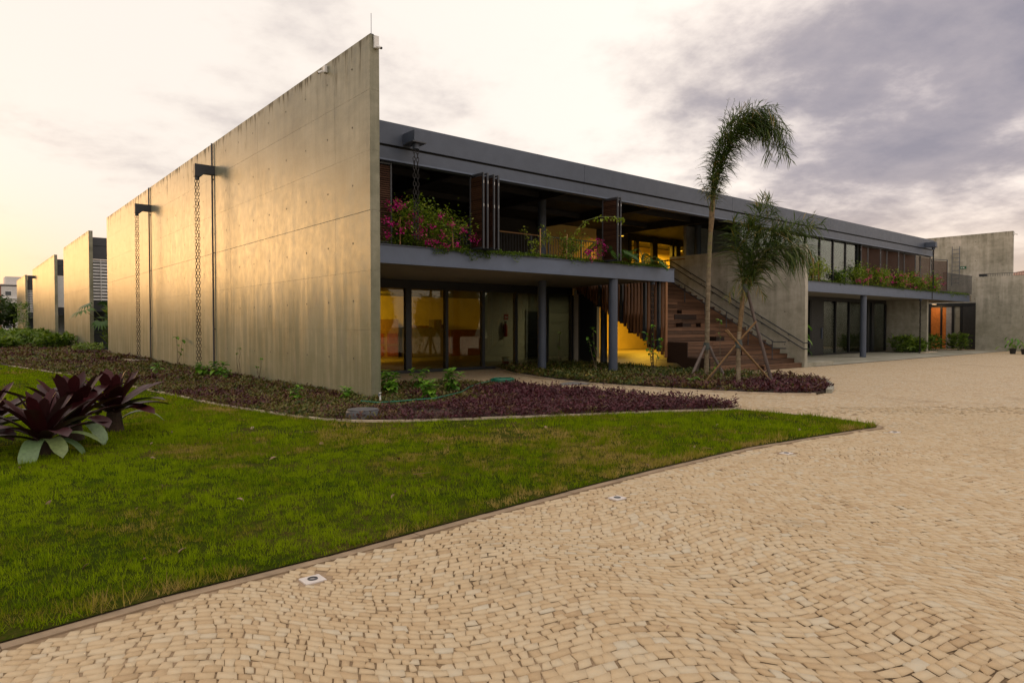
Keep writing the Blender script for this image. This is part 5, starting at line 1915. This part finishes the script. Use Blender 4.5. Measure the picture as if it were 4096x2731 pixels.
# ================================================================== palms
def frond(parent, pts, leafL, nl, mat_t, droop=0.35, width=0.028, rach=0.012, tint=0.35, name='frond', bare=0.15):
    pts = [Vector(p) for p in pts]
    # smooth the control line
    fine = []
    m = 26
    for i in range(m + 1):
        u = i / m * (len(pts) - 1)
        k = min(int(u), len(pts) - 2)
        f = u - k
        p0, p1, p2, p3 = pts[max(k - 1, 0)], pts[k], pts[k + 1], pts[min(k + 2, len(pts) - 1)]
        fine.append(0.5 * ((2 * p1) + (-p0 + p2) * f + (2 * p0 - 5 * p1 + 4 * p2 - p3) * f * f + (-p0 + 3 * p1 - 3 * p2 + p3) * f ** 3))
    mb = MB().tube(fine, [rach * (1 - 0.8 * i / m) for i in range(m + 1)], 5)
    Vt, Ft, Tt = list(mb.v), [], [0.55] * len(mb.v)
    F3 = []
    for f in mb.f:
        for k in range(1, len(f) - 1):
            F3.append((f[0], f[k], f[k + 1]))
    for j in range(nl):
        t = bare + (1 - bare) * (j + random.random()) / nl
        u = t * m
        k = min(int(u), m - 1)
        p = fine[k].lerp(fine[k + 1], u - k)
        tg = (fine[k + 1] - fine[k]).normalized()
        rnd = Vector((random.gauss(0, 1), random.gauss(0, 1), random.gauss(0, 1)))
        side = tg.cross(rnd).normalized()
        L = leafL * (0.45 + 0.75 * math.sin(math.pi * min(1, 0.15 + 0.8 * t))) * random.uniform(0.75, 1.2)
        d = (tg * random.uniform(0.15, 0.85) + side * random.uniform(0.6, 1.0)).normalized()
        wv = d.cross(Vector((random.gauss(0, 0.4), random.gauss(0, 0.4), 1))).normalized() * (width / 2)
        b = len(Vt)
        q1 = p + d * L * 0.5 + Vector((0, 0, -droop * L * 0.18))
        q2 = p + d * L + Vector((0, 0, -droop * L * 0.75))
        Vt += [p - wv * 0.5, p + wv * 0.5, q1 + wv, q1 - wv, q2]
        F3 += [(b, b + 1, b + 2), (b, b + 2, b + 3), (b + 3, b + 2, b + 4)]
        tv = min(1, max(0, random.gauss(tint, 0.2)))
        if random.random() < 0.05:
            tv = 0.97
        Tt += [tv] * 5
    c = np.array(WPOS[parent.name])
    return inst(name, np_mesh(name, np.array([tuple(v) for v in Vt]) - c, np.array(F3), M['palm'], {'tint': np.array(Tt)}), parent, c)


def ringed_trunk(parent, pts, r0, r1, mat, name='trunk', ring=0.11):
    pts = [Vector(p) for p in pts]
    tot = sum((b - a).length for a, b in zip(pts[:-1], pts[1:]))
    n = int(tot / ring) * 3
    line, rad = [], []
    for i in range(n + 1):
        u = i / n * (len(pts) - 1)
        k = min(int(u), len(pts) - 2)
        f = u - k
        p0, p1, p2, p3 = pts[max(k - 1, 0)], pts[k], pts[k + 1], pts[min(k + 2, len(pts) - 1)]
        line.append(0.5 * ((2 * p1) + (-p0 + p2) * f + (2 * p0 - 5 * p1 + 4 * p2 - p3) * f * f + (-p0 + 3 * p1 - 3 * p2 + p3) * f ** 3))
        r = r0 + (r1 - r0) * i / n
        rad.append(r * (1.05 if i % 3 == 0 else 0.985) * random.uniform(0.985, 1.015))
    return MB().tube(line, rad, 14).build(name, mat, parent, True)


W1 = Vector((0.7690, -0.6392, 0))     # to the right across the view, the way the wind lays the fronds
W2 = Vector((0.6392, 0.7690, 0))
b1 = Vector((11.02, -0.93, 0.0))
t = thing('palm_tree', 'taller palm with its tied fronds bent over to the right', 'palm tree', b1, 'staked palms in front of the stair')
ringed_trunk(t, [b1, b1 + Vector((0.01, -0.01, 1.0)), b1 + Vector((0.04, -0.03, 3.1)), b1 + Vector((0.08, -0.07, 4.5))], 0.078, 0.062, M['palm_trunk'])
MB().tube([b1 + Vector((0.08, -0.07, 4.5)), b1 + Vector((0.10, -0.09, 4.9)), b1 + Vector((0.11, -0.1, 5.3)), b1 + Vector((0.17, -0.13, 5.75))], [0.066, 0.082, 0.078, 0.05], 12).build('crown_shaft', M['palm_shaft'], t, True)
spine = [(0.11, 5.2), (0.28, 6.3), (0.52, 7.05), (0.92, 7.72), (1.46, 8.1), (2.08, 8.0), (2.5, 7.3)]
for k in range(17):
    e = random.uniform(0.72, 1.02) if k > 2 else 1.0
    off = random.uniform(-0.3, 0.3)
    lift = random.uniform(-0.45, 0.28)
    pts = []
    for i, (s, z) in enumerate(spine):
        f = i / (len(spine) - 1)
        pts.append(b1 + W1 * (s * (1 if i < 2 else e)) + W2 * off * min(1, f * 2) * 1.4 + W1 * (0.22 * math.sin(k * 2.3) * math.sin(math.pi * min(1, f * 1.1))) + Vector((0, 0, z - (1 - e) * 0.7 * f + lift * f * (1 if i < 5 else 1.6))))
    if k % 3 == 1:
        pts = pts[:-1]
    frond(t, pts, 0.56, 150, M['palm'], 0.6, 0.026, 0.016, 0.40, bare=0.08)
for s, z, w in ((0.66, 8.62, 0.05), (0.80, 8.55, -0.1), (0.95, 8.4, 0.1), (1.35, 8.42, -0.05), (1.6, 8.3, 0.08)):
    a = b1 + W1 * (s * 0.62 if s < 1 else s * 0.86) + Vector((0, 0, z - 1.05))
    frond(t, [a, a.lerp(b1 + W1 * s + W2 * w + Vector((0, 0, z)), 0.5), b1 + W1 * s + W2 * w + Vector((0, 0, z))], 0.10, 14, M['palm'], 0.1, 0.02, 0.012, 0.25, name='spear_leaf', bare=0.3)
# dry skirts below the crown
for k in range(7):
    a = random.uniform(0, 6.28)
    frond(t, [b1 + Vector((0.11, -0.1, 4.75)), b1 + Vector((0.11 + 0.16 * math.cos(a), -0.1 + 0.16 * math.sin(a), 5.5)), b1 + W1 * 0.15 + Vector((0.4 * math.cos(a), 0.4 * math.sin(a), 6.25))], 0.30, 40, M['palm'], 0.9, 0.022, 0.012, 0.62, bare=0.45)

b2 = Vector((9.08, -3.24, 0.0))
t2 = thing('palm_tree', 'shorter palm with a bushy windswept crown, right of the taller one', 'palm tree', b2, 'staked palms in front of the stair')
ringed_trunk(t2, [b2, b2 + Vector((-0.005, 0, 1.0)), b2 + W1 * 0.02 + Vector((0, 0, 1.45))], 0.060, 0.056, M['palm_trunk'])
MB().tube([b2 + W1 * 0.02 + Vector((0, 0, 1.45)), b2 + W1 * 0.06 + Vector((0, 0, 1.9)), b2 + W1 * 0.1 + Vector((0, 0, 2.35)), b2 + W1 * 0.2 + Vector((0, 0, 2.8))], [0.056, 0.062, 0.056, 0.045], 12).build('crown_shaft', M['palm_shaft'], t2, True)
o2 = b2 + W1 * 0.16
for k in range(24):
    kind = k % 5
    if kind == 0:      # upright bundle with curled tip
        tip = [(0.2, 2.4), (0.3, 3.2), (0.45, 4.0), (0.62, 4.6), (0.84, 4.85)]
    elif kind == 1:    # blown right
        tip = [(0.2, 2.4), (0.4, 3.1), (0.8, 3.75), (1.4, 4.2), (2.0, 4.38)]
    elif kind == 2:    # right, drooping
        tip = [(0.2, 2.4), (0.45, 3.1), (0.9, 3.55), (1.3, 3.65), (1.65, 3.45)]
    elif kind == 3:    # left side
        tip = [(0.16, 2.4), (0.1, 3.2), (0.08, 3.8), (0.12, 4.15), (0.18, 4.3)]
    else:              # middle
        tip = [(0.2, 2.4), (0.32, 3.1), (0.55, 3.75), (0.95, 4.1), (1.35, 4.15)]
    j1, j2, j3 = random.uniform(-0.26, 0.26), random.uniform(-0.35, 0.35), random.uniform(-0.3, 0.14)
    pts = [b2 + W1 * (s + j1 * i / 4) + W2 * (j2 * i / 4 * 1.3) + Vector((0, 0, z + j3 * i / 4)) for i, (s, z) in enumerate(tip)]
    frond(t2, pts, 0.58, 88, M['palm'], 0.4 if kind != 2 else 0.8, 0.025, 0.014, 0.46, bare=0.12)
for k in range(6):
    a = random.uniform(0, 6.28)
    frond(t2, [b2 + W1 * 0.12 + Vector((0, 0, 2.7)), b2 + W1 * (0.2) + Vector((0.15 * math.cos(a), 0.15 * math.sin(a), 2.9)), b2 + W1 * (0.35 if k % 2 else 0.0) + Vector((0.35 * math.cos(a), 0.35 * math.sin(a), 2.35))], 0.26, 36, M['palm'], 0.8, 0.02, 0.01, 0.75, bare=0.3)


def stake(label, a, b, r, mat):
    t = thing('palm_stake', label, 'stake', a, 'stakes propping the palms')
    a, b = Vector(a), Vector(b)
    d = (b - a).normalized()
    MB().tube([a, a.lerp(b, 0.35) + Vector((random.gauss(0, .012), random.gauss(0, .012), 0)), a.lerp(b, 0.7) + Vector((random.gauss(0, .012), random.gauss(0, .012), 0)), b], [r, r * 0.97, r * 0.93, r * 0.88], 9).build('pole', mat, t, True)
    MB().tube([b - d * 0.002, b + d * 0.006], r * 0.7, 9).build('cut_end', M['rail_wood'], t)


def PVp(base, s, z, dpt=0.0):
    return base + W1 * s + W2 * dpt + Vector((0, 0, z))


# props of the taller palm
stake('grey prop left of the taller palm, leaning in from the front left', PVp(b1, -0.55, 0.02, -0.3), PVp(b1, -0.06, 0.98, -0.06), 0.045, M['stake_grey'])
stake('grey prop behind the taller palm, darkest of its three', PVp(b1, -0.22, 0.02, 0.45), PVp(b1, -0.03, 0.98, 0.09), 0.045, M['stake_grey'])
stake('grey prop right of the taller palm', PVp(b1, 0.52, 0.02, -0.2), PVp(b1, 0.09, 0.98, -0.02), 0.045, M['stake_grey'])
# bamboo props of the shorter palm
stake('long bamboo prop crossing from lower left to upper right', PVp(b2, -0.88, 0.02, 0.25), PVp(b2, 0.40, 1.72, -0.16), 0.027, M['stake'])
stake('darker bamboo prop parallel behind the crossing one', PVp(b2, -0.68, 0.02, 0.65), PVp(b2, 0.28, 1.5, 0.02), 0.025, M['stake_grey'])
stake('long bamboo prop crossing from upper left to lower right', PVp(b2, 0.92, 0.02, -0.15), PVp(b2, -0.32, 1.5, -0.05), 0.026, M['stake'])
stake('thin bamboo prop running to the far right from the binding', PVp(b2, 1.12, 0.02, 0.55), PVp(b2, -0.33, 1.48, 0.05), 0.022, M['stake'])
stake('tall dark prop reaching the crown of the shorter palm', PVp(b2, 0.93, 0.02, 0.05), PVp(b2, 0.20, 2.62, 0.0), 0.045, M['stake_grey'])
for b, z, r, lab, sh in ((b1, 0.93, 0.09, 'dark cloth binding round the taller palm trunk', 0), (b2, 1.08, 0.085, 'dark cloth binding round the shorter palm trunk where stakes cross', 0.0), (b2, 2.55, 0.075, 'cloth binding just under the crown of the shorter palm', 0.15)):
    t = thing('trunk_binding', lab, 'binding', b + Vector((0, 0, z)), 'cloth bindings on the palms')
    c = b + W1 * sh + Vector((0, 0, z))
    MB().lathe(c, [(r, -0.06), (r * 1.12, -0.03), (r * 1.06, 0.0), (r * 1.15, 0.04), (r * 0.98, 0.1), (r, 0.16)], 14).build('wrap', M['rope'], t, True)
    MB().tube([c + Vector((0.02, 0, -0.04)), c - W2 * r * 1.25 + Vector((0, 0, -0.06)), c - W2 * r * 1.3 + Vector((0.03, 0, -0.16))], 0.012, 5).build('loose_end', M['rope'], t)

# ================================================================== shrubs under the right balcony, pots, far shrubs
SHL = [blade_mesh('leaf', 0.5, 0.17, 6, c, 0.3, M['hydrangea'], taper='oval') for c in (0.5, 0.9, 1.3)]


def leafy_shrub(name, label, loc, h, r, n, size, mat='broad_dark', group=None, tint=0.45):
    t = thing(name, label, 'shrub', loc, group)
    a = RNG.uniform(0, 2 * np.pi, n)
    rr = r * np.sqrt(RNG.random(n))
    zz = h * RNG.random(n) ** 0.7
    sh = 0.55 + 0.45 * np.sin(np.pi * np.clip(zz / h, 0, 1) * 0.8 + 0.3)
    P = np.column_stack([loc[0] + np.cos(a) * rr * sh, loc[1] + np.sin(a) * rr * sh, loc[2] + zz])
    V, T = leaf_cloud(P, P[:, 2], size, np.clip(RNG.normal(tint, 0.28, n) + (zz / h - 0.5) * 0.3, 0, 1), (-0.5, 1.0), 0.32)
    build_cloud('foliage', V, T, M[mat], t)
    mb = MB()
    for k in range(7):
        w = random.uniform(0, 6.28)
        mb.tube([loc, (loc[0] + math.cos(w) * r * 0.5, loc[1] + math.sin(w) * r * 0.5, loc[2] + h * 0.7)], 0.012, 5)
    mb.build('stem', M['stem_green'], t)
    return t


for x, y, h, r, lab in ((36.9, 3.0, 0.95, 0.75, 'leafy shrub left of the hanging chain under the right balcony'), (37.9, 2.6, 0.75, 0.6, 'leafy shrub between hanging chain and short concrete wall'),
                        (40.0, 3.3, 1.0, 0.8, 'leafy shrub before the orange door'), (41.8, 3.2, 0.95, 0.8, 'middle leafy shrub in the recess past the short wall'), (43.9, 2.2, 1.05, 0.75, 'leafy shrub in the dark corner of the recess')):
    leafy_shrub('shrub', lab, (x, y, 0.0), h, r, 420, 0.30, group='shrubs under the right balcony')
leaf_on_stalks('broadleaf_plant', 'bright banana-like plant peeping out behind the stair wall end', (20.2, 1.0, 0.0), [(R(-60), 0.35, 1.7, 0.9, 0), (R(-40), 0.4, 1.35, 0.9, 1), (R(-80), 0.4, 1.1, 0.9, 1), (R(-20), 0.45, 0.85, 0.9, 2), (R(-60), 0.5, 0.6, 0.8, 2), (R(40), 0.3, 1.5, 0.8, 0), (R(120), 0.3, 1.2, 0.8, 1)], SHL, M['stem_green'], 'plant')
for x, y, lab in ((39.75, -1.78, 'left potted plant before the far right wall'), (39.35, -2.42, 'right potted plant before the far right wall, at the picture edge')):
    t = leaf_on_stalks('potted_plant', lab, (x, y, 0.0), rosette(11, 0.3, 0.65, 0.4, 1.0, 0.55, 0.8), SHL, M['stem_green'], 'plant', 'black potted plants')
    MB().lathe((x, y, 0.002), [(0.13, 0), (0.17, 0.27), (0.185, 0.3), (0.16, 0.3)], 16).build('pot', M['black_pot'], t, True)

# plants by the far end of the row
FANL = []
for L in (0.9, 0.75):
    vs, fs = [], []
    for k in range(13):
        a = R(-100 + 200 * k / 12)
        ln = L * (0.75 + 0.25 * math.cos(a))
        w = 0.075 * L
        d = Vector((math.cos(a), math.sin(a), 0))
        s = Vector((-math.sin(a), math.cos(a), 0))
        b = len(vs)
        vs += [(0, 0, 0), tuple(d * ln * 0.55 + s * w + Vector((0, 0, 0.03))), tuple(d * ln + Vector((0, 0, -0.22 * ln))), tuple(d * ln * 0.55 - s * w + Vector((0, 0, 0.03)))]
        fs += [(b, b + 1, b + 2, b + 3)]
    me = bpy.data.meshes.new('leaf')
    me.from_pydata(vs, [], fs)
    me.update()
    me.materials.append(M['philo'])
    FANL.append(me)
leaf_on_stalks('fan_palm', 'fan palm with big split leaves in the gap beside the white louvres', (0.9, 37.0, 0.0),
               [(R(200), 1.5, 2.6, 1.3, 0), (R(170), 1.1, 3.0, 1.1, 0), (R(240), 1.2, 1.9, 1.1, 1), (R(280), 0.8, 2.4, 1.0, 1), (R(330), 0.7, 2.9, 1.0, 0), (R(90), 0.6, 3.2, 1.0, 0), (R(40), 0.7, 2.2, 1.0, 1)], FANL, M['stem_green'], 'palm', None, 0.02)
leafy_shrub('shrub', 'tall dark shrub filling the gap behind the far end of the tall wall', (1.35, 36.3, 0.0), 2.9, 0.95, 700, 0.4, group='shrubs at the far end of the row', tint=0.35)
leafy_shrub('shrub', 'low shrub at the left foot of the tall wall far end', (-0.6, 34.5, 0.0), 0.55, 0.9, 420, 0.22, group='shrubs at the far end of the row', tint=0.7)
for x, y, h, r, lab in ((-1.3, 44.5, 0.95, 1.3, 'spiky green shrub before the second concrete wall'), (-2.6, 52.0, 1.0, 1.5, 'green shrub before the third concrete wall'), (-4.4, 46.5, 0.7, 1.3, 'low green shrub at the left picture edge'),
                        (-3.6, 58.0, 1.25, 2.0, 'green shrub left of the third concrete wall'), (-1.2, 60.5, 1.2, 1.5, 'shrub at the foot of the third wall chain')):
    leafy_shrub('shrub', lab, (x, y, 0.0), h, r, 900, 0.42, group='shrubs at the far end of the row', tint=0.55)
leafy_shrub('young_tree', 'slim young tree before the farthest wall', (-0.8, 80.0, 0.0), 4.2, 0.9, 260, 0.45, group=None, tint=0.4)


def tree(label, loc, h, r, n, size, tint):
    t = thing('tree', label, 'tree', loc, 'trees beyond the row of walls')
    mb = MB()
    x, y, z = loc
    mb.tube([(x, y, z), (x + 0.1, y, z + h * 0.3), (x, y + 0.1, z + h * 0.55)], [0.22, 0.17, 0.1], 8)
    for k in range(6):
        a = random.uniform(0, 6.28)
        mb.tube([(x, y, z + h * random.uniform(0.25, 0.45)), (x + math.cos(a) * r * 0.6, y + math.sin(a) * r * 0.6, z + h * random.uniform(0.55, 0.85))], [0.09, 0.03], 6)
    mb.build('trunk', M['stem'], t)
    cl = [(x + random.gauss(0, r * 0.45), y + random.gauss(0, r * 0.45), z + h * random.uniform(0.35, 0.9), r * random.uniform(0.25, 0.5)) for k in range(15)]
    P = []
    for cx, cy, cz, cr in cl:
        m_ = n // 15
        v = RNG.normal(0, 1, (m_, 3))
        v /= np.linalg.norm(v, axis=1)[:, None]
        P.append(np.array([cx, cy, cz]) + v * cr * RNG.random((m_, 1)) ** 0.4 * np.array([1, 1, 0.75]))
    P = np.concatenate(P)
    P[:, 2] = np.maximum(P[:, 2], z + 0.3)
    V, T = leaf_cloud(P, P[:, 2], size, np.clip(RNG.normal(tint, 0.25, len(P)), 0, 1), (-0.6, 0.8), 0.6)
    build_cloud('crown', V, T, M['tree'], t)


tree('dense green tree at the left picture edge below the apartment block', (-3.5, 108, -0.05), 6.8, 3.6, 2600, 0.5, 0.45)
tree('dark green tree between the left edge tree and the farthest wall', (0.2, 112, -0.05), 5.9, 3.0, 2200, 0.5, 0.3)
tree('yellowish green tree in front of the apartment block', (-6.5, 118, -0.05), 8.2, 4.0, 2200, 0.55, 0.6)
tree('low bushy tree against the farthest wall', (2.8, 118, -0.05), 5.5, 2.6, 1500, 0.5, 0.4)

def belt(name, label, line, h, depth, n, size):
    """a wood far off that reads as one mass: rounded crowns of leaf clumps along a line"""
    L = np.array(line, float)
    seg = np.linalg.norm(np.diff(L, axis=0), axis=1)
    cum = np.concatenate([[0], np.cumsum(seg)])
    nc = int(cum[-1] / 4.0)
    P = []
    cores = MB()
    for k in range(nc):
        d = cum[-1] * (k + RNG.random()) / nc
        x, y = np.interp(d, cum, L[:, 0]), np.interp(d, cum, L[:, 1])
        cr = RNG.uniform(2.2, 3.8)
        hh = h * RNG.uniform(0.72, 1.06)
        m_ = n // nc
        v = RNG.normal(0, 1, (m_, 3))
        v /= np.linalg.norm(v, axis=1)[:, None]
        v *= RNG.random((m_, 1)) ** 0.35
        cx, cy = x + RNG.normal(0, depth), y + RNG.normal(0, depth)
        P.append(np.array([cx, cy, hh * 0.5]) + v * np.array([cr, cr, hh * 0.5]))
        cores.lathe((cx, cy, 0.0), [(cr * 0.5, 0.0), (cr * 0.86, hh * 0.25), (cr * 0.9, hh * 0.5), (cr * 0.7, hh * 0.78), (cr * 0.25, hh * 0.93)], 9)
    P = np.concatenate(P)
    P[:, 2] = np.maximum(P[:, 2], 0.05)
    V, T = leaf_cloud(P, P[:, 2], size, np.clip(RNG.normal(0.4, 0.25, len(P)), 0, 1), (-0.7, 0.9), 0.7)
    F = quads_from(V)
    cv = np.array(cores.v)
    cf = np.array([t_ for q_ in cores.f for t_ in [(q_[0], q_[i], q_[i + 1]) for i in range(1, len(q_) - 1)]]) + len(V)
    o = inst(name, np_mesh(name, np.concatenate([V, cv]), np.concatenate([F, cf]), M['tree'], {'tint': np.concatenate([T, np.full(len(cv), 0.25)])}), None, (0, 0, 0))
    tag(stuff(o), label, 'wood')


belt('wood', 'belt of dark trees far off to the left of the lawn', [(-9, 128), (-30, 98), (-52, 70), (-68, 40), (-76, 5), (-72, -30)], 8.0, 2.0, 30000, 0.6)
belt('wood', 'belt of dark trees along the far side of the plaza', [(-72, -34), (-40, -58), (0, -66), (40, -66), (78, -58)], 9.0, 2.0, 30000, 0.6)

# apartment block far behind
t = thing('apartment_block', 'pale and terracotta apartment block far off at the left edge', 'building', (0, 222, 0))
MB().box(-16, 3.6, 217, 232, -0.05, 12.9).build('wall', M['brick_red'], t)
MB().box(3.62, 15, 216.6, 232, -0.05, 12.6).build('wall', M['render'], t)
MB().box(4.7, 10.5, 219, 228, 12.62, 15.4).build('roof_tank', M['render'], t)
MB().box(-16.3, 15.3, 216.4, 232.3, 12.95, 13.2).build('roof', M['render'], t)
for k in range(4):
    z = 1.0 + 3.0 * k
    for x in (4.4, 7.0, 9.6, 12.2):
        f = MB().box(x, x + 1.5, 216.5, 216.59, z, z + 1.3).build('window', M['white'], t)
        MB().box(x + 0.1, x + 1.4, 216.44, 216.49, z + 0.1, z + 1.2).build('pane', M['window_dark'], f)
    MB().box(3.7, 14.9, 216.1, 216.58, z - 0.75, z - 0.45).build('balcony', M['white'], t)
    for x in (-12, -8, -4, 0.5):
        f = MB().box(x, x + 1.4, 216.9, 216.99, z, z + 1.4).build('window', M['white'], t)
        MB().box(x + 0.1, x + 1.3, 216.84, 216.89, z + 0.1, z + 1.3).build('pane', M['window_dark'], f)
    MB().box(-2.6, -1.2, 216.7, 216.98, z - 0.6, z + 1.9).build('pale_strip', M['render'], t)

# parked white car at the left edge
t = thing('parked_car', 'white parked car with a blue stripe at the far left edge', 'car', (-4.4, 76.5, 0))
mb = MB()
prof = [(-2.1, 0.3), (2.1, 0.3), (2.15, 0.7), (1.2, 0.85), (0.6, 1.38), (-1.4, 1.4), (-2.1, 0.9)]
vs = [(-4.4 + p[0], 75.7, p[1]) for p in prof] + [(-4.4 + p[0], 77.3, p[1]) for p in prof]
n = len(prof)
mb.add(vs, [tuple(range(n)), tuple(reversed(range(n, 2 * n)))] + [(i, i + n, (i + 1) % n + n, (i + 1) % n) for i in range(n)])
mb.build('body', M['white'], t, bevel=0.05)
MB().box(-6.3, -2.5, 75.68, 75.695, 0.72, 0.82).build('stripe', M['bus_blue'], t)
MB().add([(-5.6, 75.69, 0.92), (-3.5, 75.69, 0.92), (-3.85, 75.69, 1.28), (-5.6, 75.69, 1.3)], [(0, 1, 2, 3)]).build('side_window', M['window_dark'], t)
for x in (-5.7, -3.1):
    w = MB().tube([(x, 75.66, 0.32), (x, 75.86, 0.32)], 0.31, 16).build('wheel', M['rubber'], t, True)
    MB().tube([(x, 75.645, 0.32), (x, 75.66, 0.32)], 0.18, 12).build('rim', M['steel_light'], w, True)

# house roofs beyond the far right wall
t = thing('house', 'house with a tiled hip roof showing over the far right wall', 'house', (84, 6, 0))
MB().box(80, 90, 2, 9.0, -0.05, 6.9).build('wall', M['white'], t)
mb = MB()
mb.add([(79.4, 1.4, 6.95), (90.6, 1.4, 6.95), (90.6, 9.6, 6.95), (79.4, 9.6, 6.95), (83, 5.5, 8.0), (87, 5.5, 8.0)], [(0, 1, 5, 4), (1, 2, 5), (2, 3, 4, 5), (3, 0, 4), (0, 3, 2, 1)])
mb.build('roof', M['roof_tile'], t)
for y in (3.0, 5.5, 7.5):
    f = MB().box(79.9, 79.995, y, y + 0.9, 5.9, 6.7).build('window', M['white'], t)
    MB().box(79.86, 79.89, y + 0.08, y + 0.82, 5.98, 6.62).build('pane', M['window_dark'], f)

# ================================================================== small things on the ground
# green hose
t = thing('garden_hose', 'green garden hose lying across the bed to a coil on the path', 'hose', (1.5, -1, 0.1))
hp = [(-0.93, -1.33, 0.17), (-0.73, -1.62, 0.15), (-0.4, -1.78, 0.16), (-0.07, -1.83, 0.17), (0.47, -1.78, 0.16), (1.17, -1.35, 0.16), (1.8, -0.85, 0.14), (2.44, -0.25, 0.17), (2.9, 0.2, 0.15), (3.3, 0.5, 0.16), (3.75, 0.7, 0.17), (4.0, 0.75, 0.18)]
MB().tube(hp, 0.010, 7).build('hose_run', M['hose'], t, True)
mb = MB()
for k in range(7):
    c = Vector((4.25, 0.75, 0.15 + 0.012 * k))
    rr = 0.30 + random.uniform(-0.06, 0.06)
    pts = [c + Vector((math.cos(a) * rr, math.sin(a) * rr * 0.8, random.uniform(-0.006, 0.012))) for a in np.linspace(0, 6.28, 25)]
    mb.tube(pts, 0.012, 6)
mb.build('coil', M['hose'], t, True)
# yellow hose end and grey plate on the path
t = thing('floor_plate', 'flat grey metal plate lying across the path', 'plate', (6.8, 0.2, 0))
MB().prism([(5.75, 0.05), (5.95, 0.35), (7.75, 0.72), (7.65, 0.1), (6.4, -0.25)], 0.003, 0.022).build('sheet', M['metal_plate'], t)
t = thing('yellow_hose', 'short curl of yellow hose at the end of the grey plate', 'hose', (7.3, 0.35, 0.02))
MB().tube([(7.0, 0.2, 0.035), (7.25, 0.3, 0.04), (7.4, 0.45, 0.1), (7.42, 0.55, 0.18), (7.34, 0.6, 0.2), (7.25, 0.6, 0.15)], 0.024, 8).build('tube', M['yhose'], t, True)
# cover in the bed
t = thing('manhole', 'round grey plastic inspection cover at the bed edge below the wall corner', 'manhole', (-1.55, -2.62, 0.03))
MB().lathe((-1.55, -2.62, 0.03), [(0.30, 0), (0.275, 0.13), (0.25, 0.14)], 28).build('rim', M['plastic'], t, True)
MB().lathe((-1.55, -2.62, 0.171), [(0.262, 0), (0.262, 0.012), (0.12, 0.02), (0.05, 0.02)], 28).build('lid', M['plastic'], t, True)
mb = MB()
for k in range(8):
    a = k * math.pi / 4
    x, y = -1.55 + 0.288 * math.cos(a), -2.62 + 0.288 * math.sin(a)
    mb.box(x - 0.012, x + 0.012, y - 0.012, y + 0.012, 0.035, 0.14)
mb.build('rib', M['plastic'], t)
# garden tap
t = thing('garden_tap', 'small pale standpipe tap at the foot of the tall wall corner', 'tap', (-0.25, -0.85, 0.03))
MB().tube([(-0.25, -0.85, 0.03), (-0.25, -0.85, 0.2)], 0.017, 8).build('pipe', M['white'], t, True)
MB().tube([(-0.25, -0.85, 0.2), (-0.30, -0.89, 0.22), (-0.31, -0.9, 0.17)], 0.014, 8).build('spout', M['steel_light'], t, True)
MB().box(-0.275, -0.225, -0.858, -0.842, 0.235, 0.25).build('handle', M['white'], t)
# chain catch basins
t = thing('catch_basin', 'pale concrete catch basin under the farther rain chain', 'basin', (-0.6, 20.0, 0.03))
MB().box(-1.05, -0.25, 19.9, 21.2, 0.03, 0.14).build('kerb', M['edging'], t, bevel=0.01)
MB().box(-0.95, -0.35, 20.0, 21.1, 0.142, 0.15).build('grate', M['steel_dark'], t)

# fallen bits on the paving
DL = [blade_mesh('dry_leaf', 0.085, 0.042, 4, c, 0.5, M['dry_leaf'], taper='oval') for c in (0.9, 1.5, 2.0)]
for k in range(14):
    fd, rd = random.uniform(3.4, 11), random.uniform(-0.5, 0.62)
    p = np.array([CAM.x, CAM.y]) + FWD * fd + RGT * fd * rd
    if in_poly(p[None], LAWN)[0]:
        continue
    o = inst('dry_leaf', DL[k % 3], None, (p[0], p[1], 0.022), (random.uniform(-0.3, 0.3), random.uniform(-0.2, 0.3), random.uniform(0, 6.28)), random.uniform(0.3, 0.6))
    tag(o, 'tiny dark dry leaf lying on the stone paving', 'leaf', 'dry leaves scattered on the paving')
# fallen leaves and twigs on the lawn
pl = sample(LAWN, 9, 2.5, 11, 0.0)
RNG.shuffle(pl)
for k in range(40):
    x, y = pl[k]
    o = inst('dry_leaf', DL[k % 3], None, (x, y, 0.045), (random.uniform(-0.3, 0.3), random.uniform(-0.2, 0.3), random.uniform(0, 6.28)), random.uniform(0.6, 1.35))
    tag(o, 'small curled dry leaf lying on the lawn', 'leaf', 'dry leaves scattered on the lawn')
for k in range(46, 52):
    x, y = pl[k]
    a = random.uniform(0, 6.28)
    L = random.uniform(0.1, 0.22)
    o = MB().tube([(x, y, 0.05), (x + math.cos(a) * L * 0.5, y + math.sin(a) * L * 0.5, 0.055), (x + math.cos(a + 0.25) * L, y + math.sin(a + 0.25) * L, 0.047)], [0.004, 0.0035, 0.002], 5).build('twig', M['stake'], None)
    tag(o, 'thin pale dry twig lying on the lawn', 'twig', 'dry twigs scattered on the lawn')
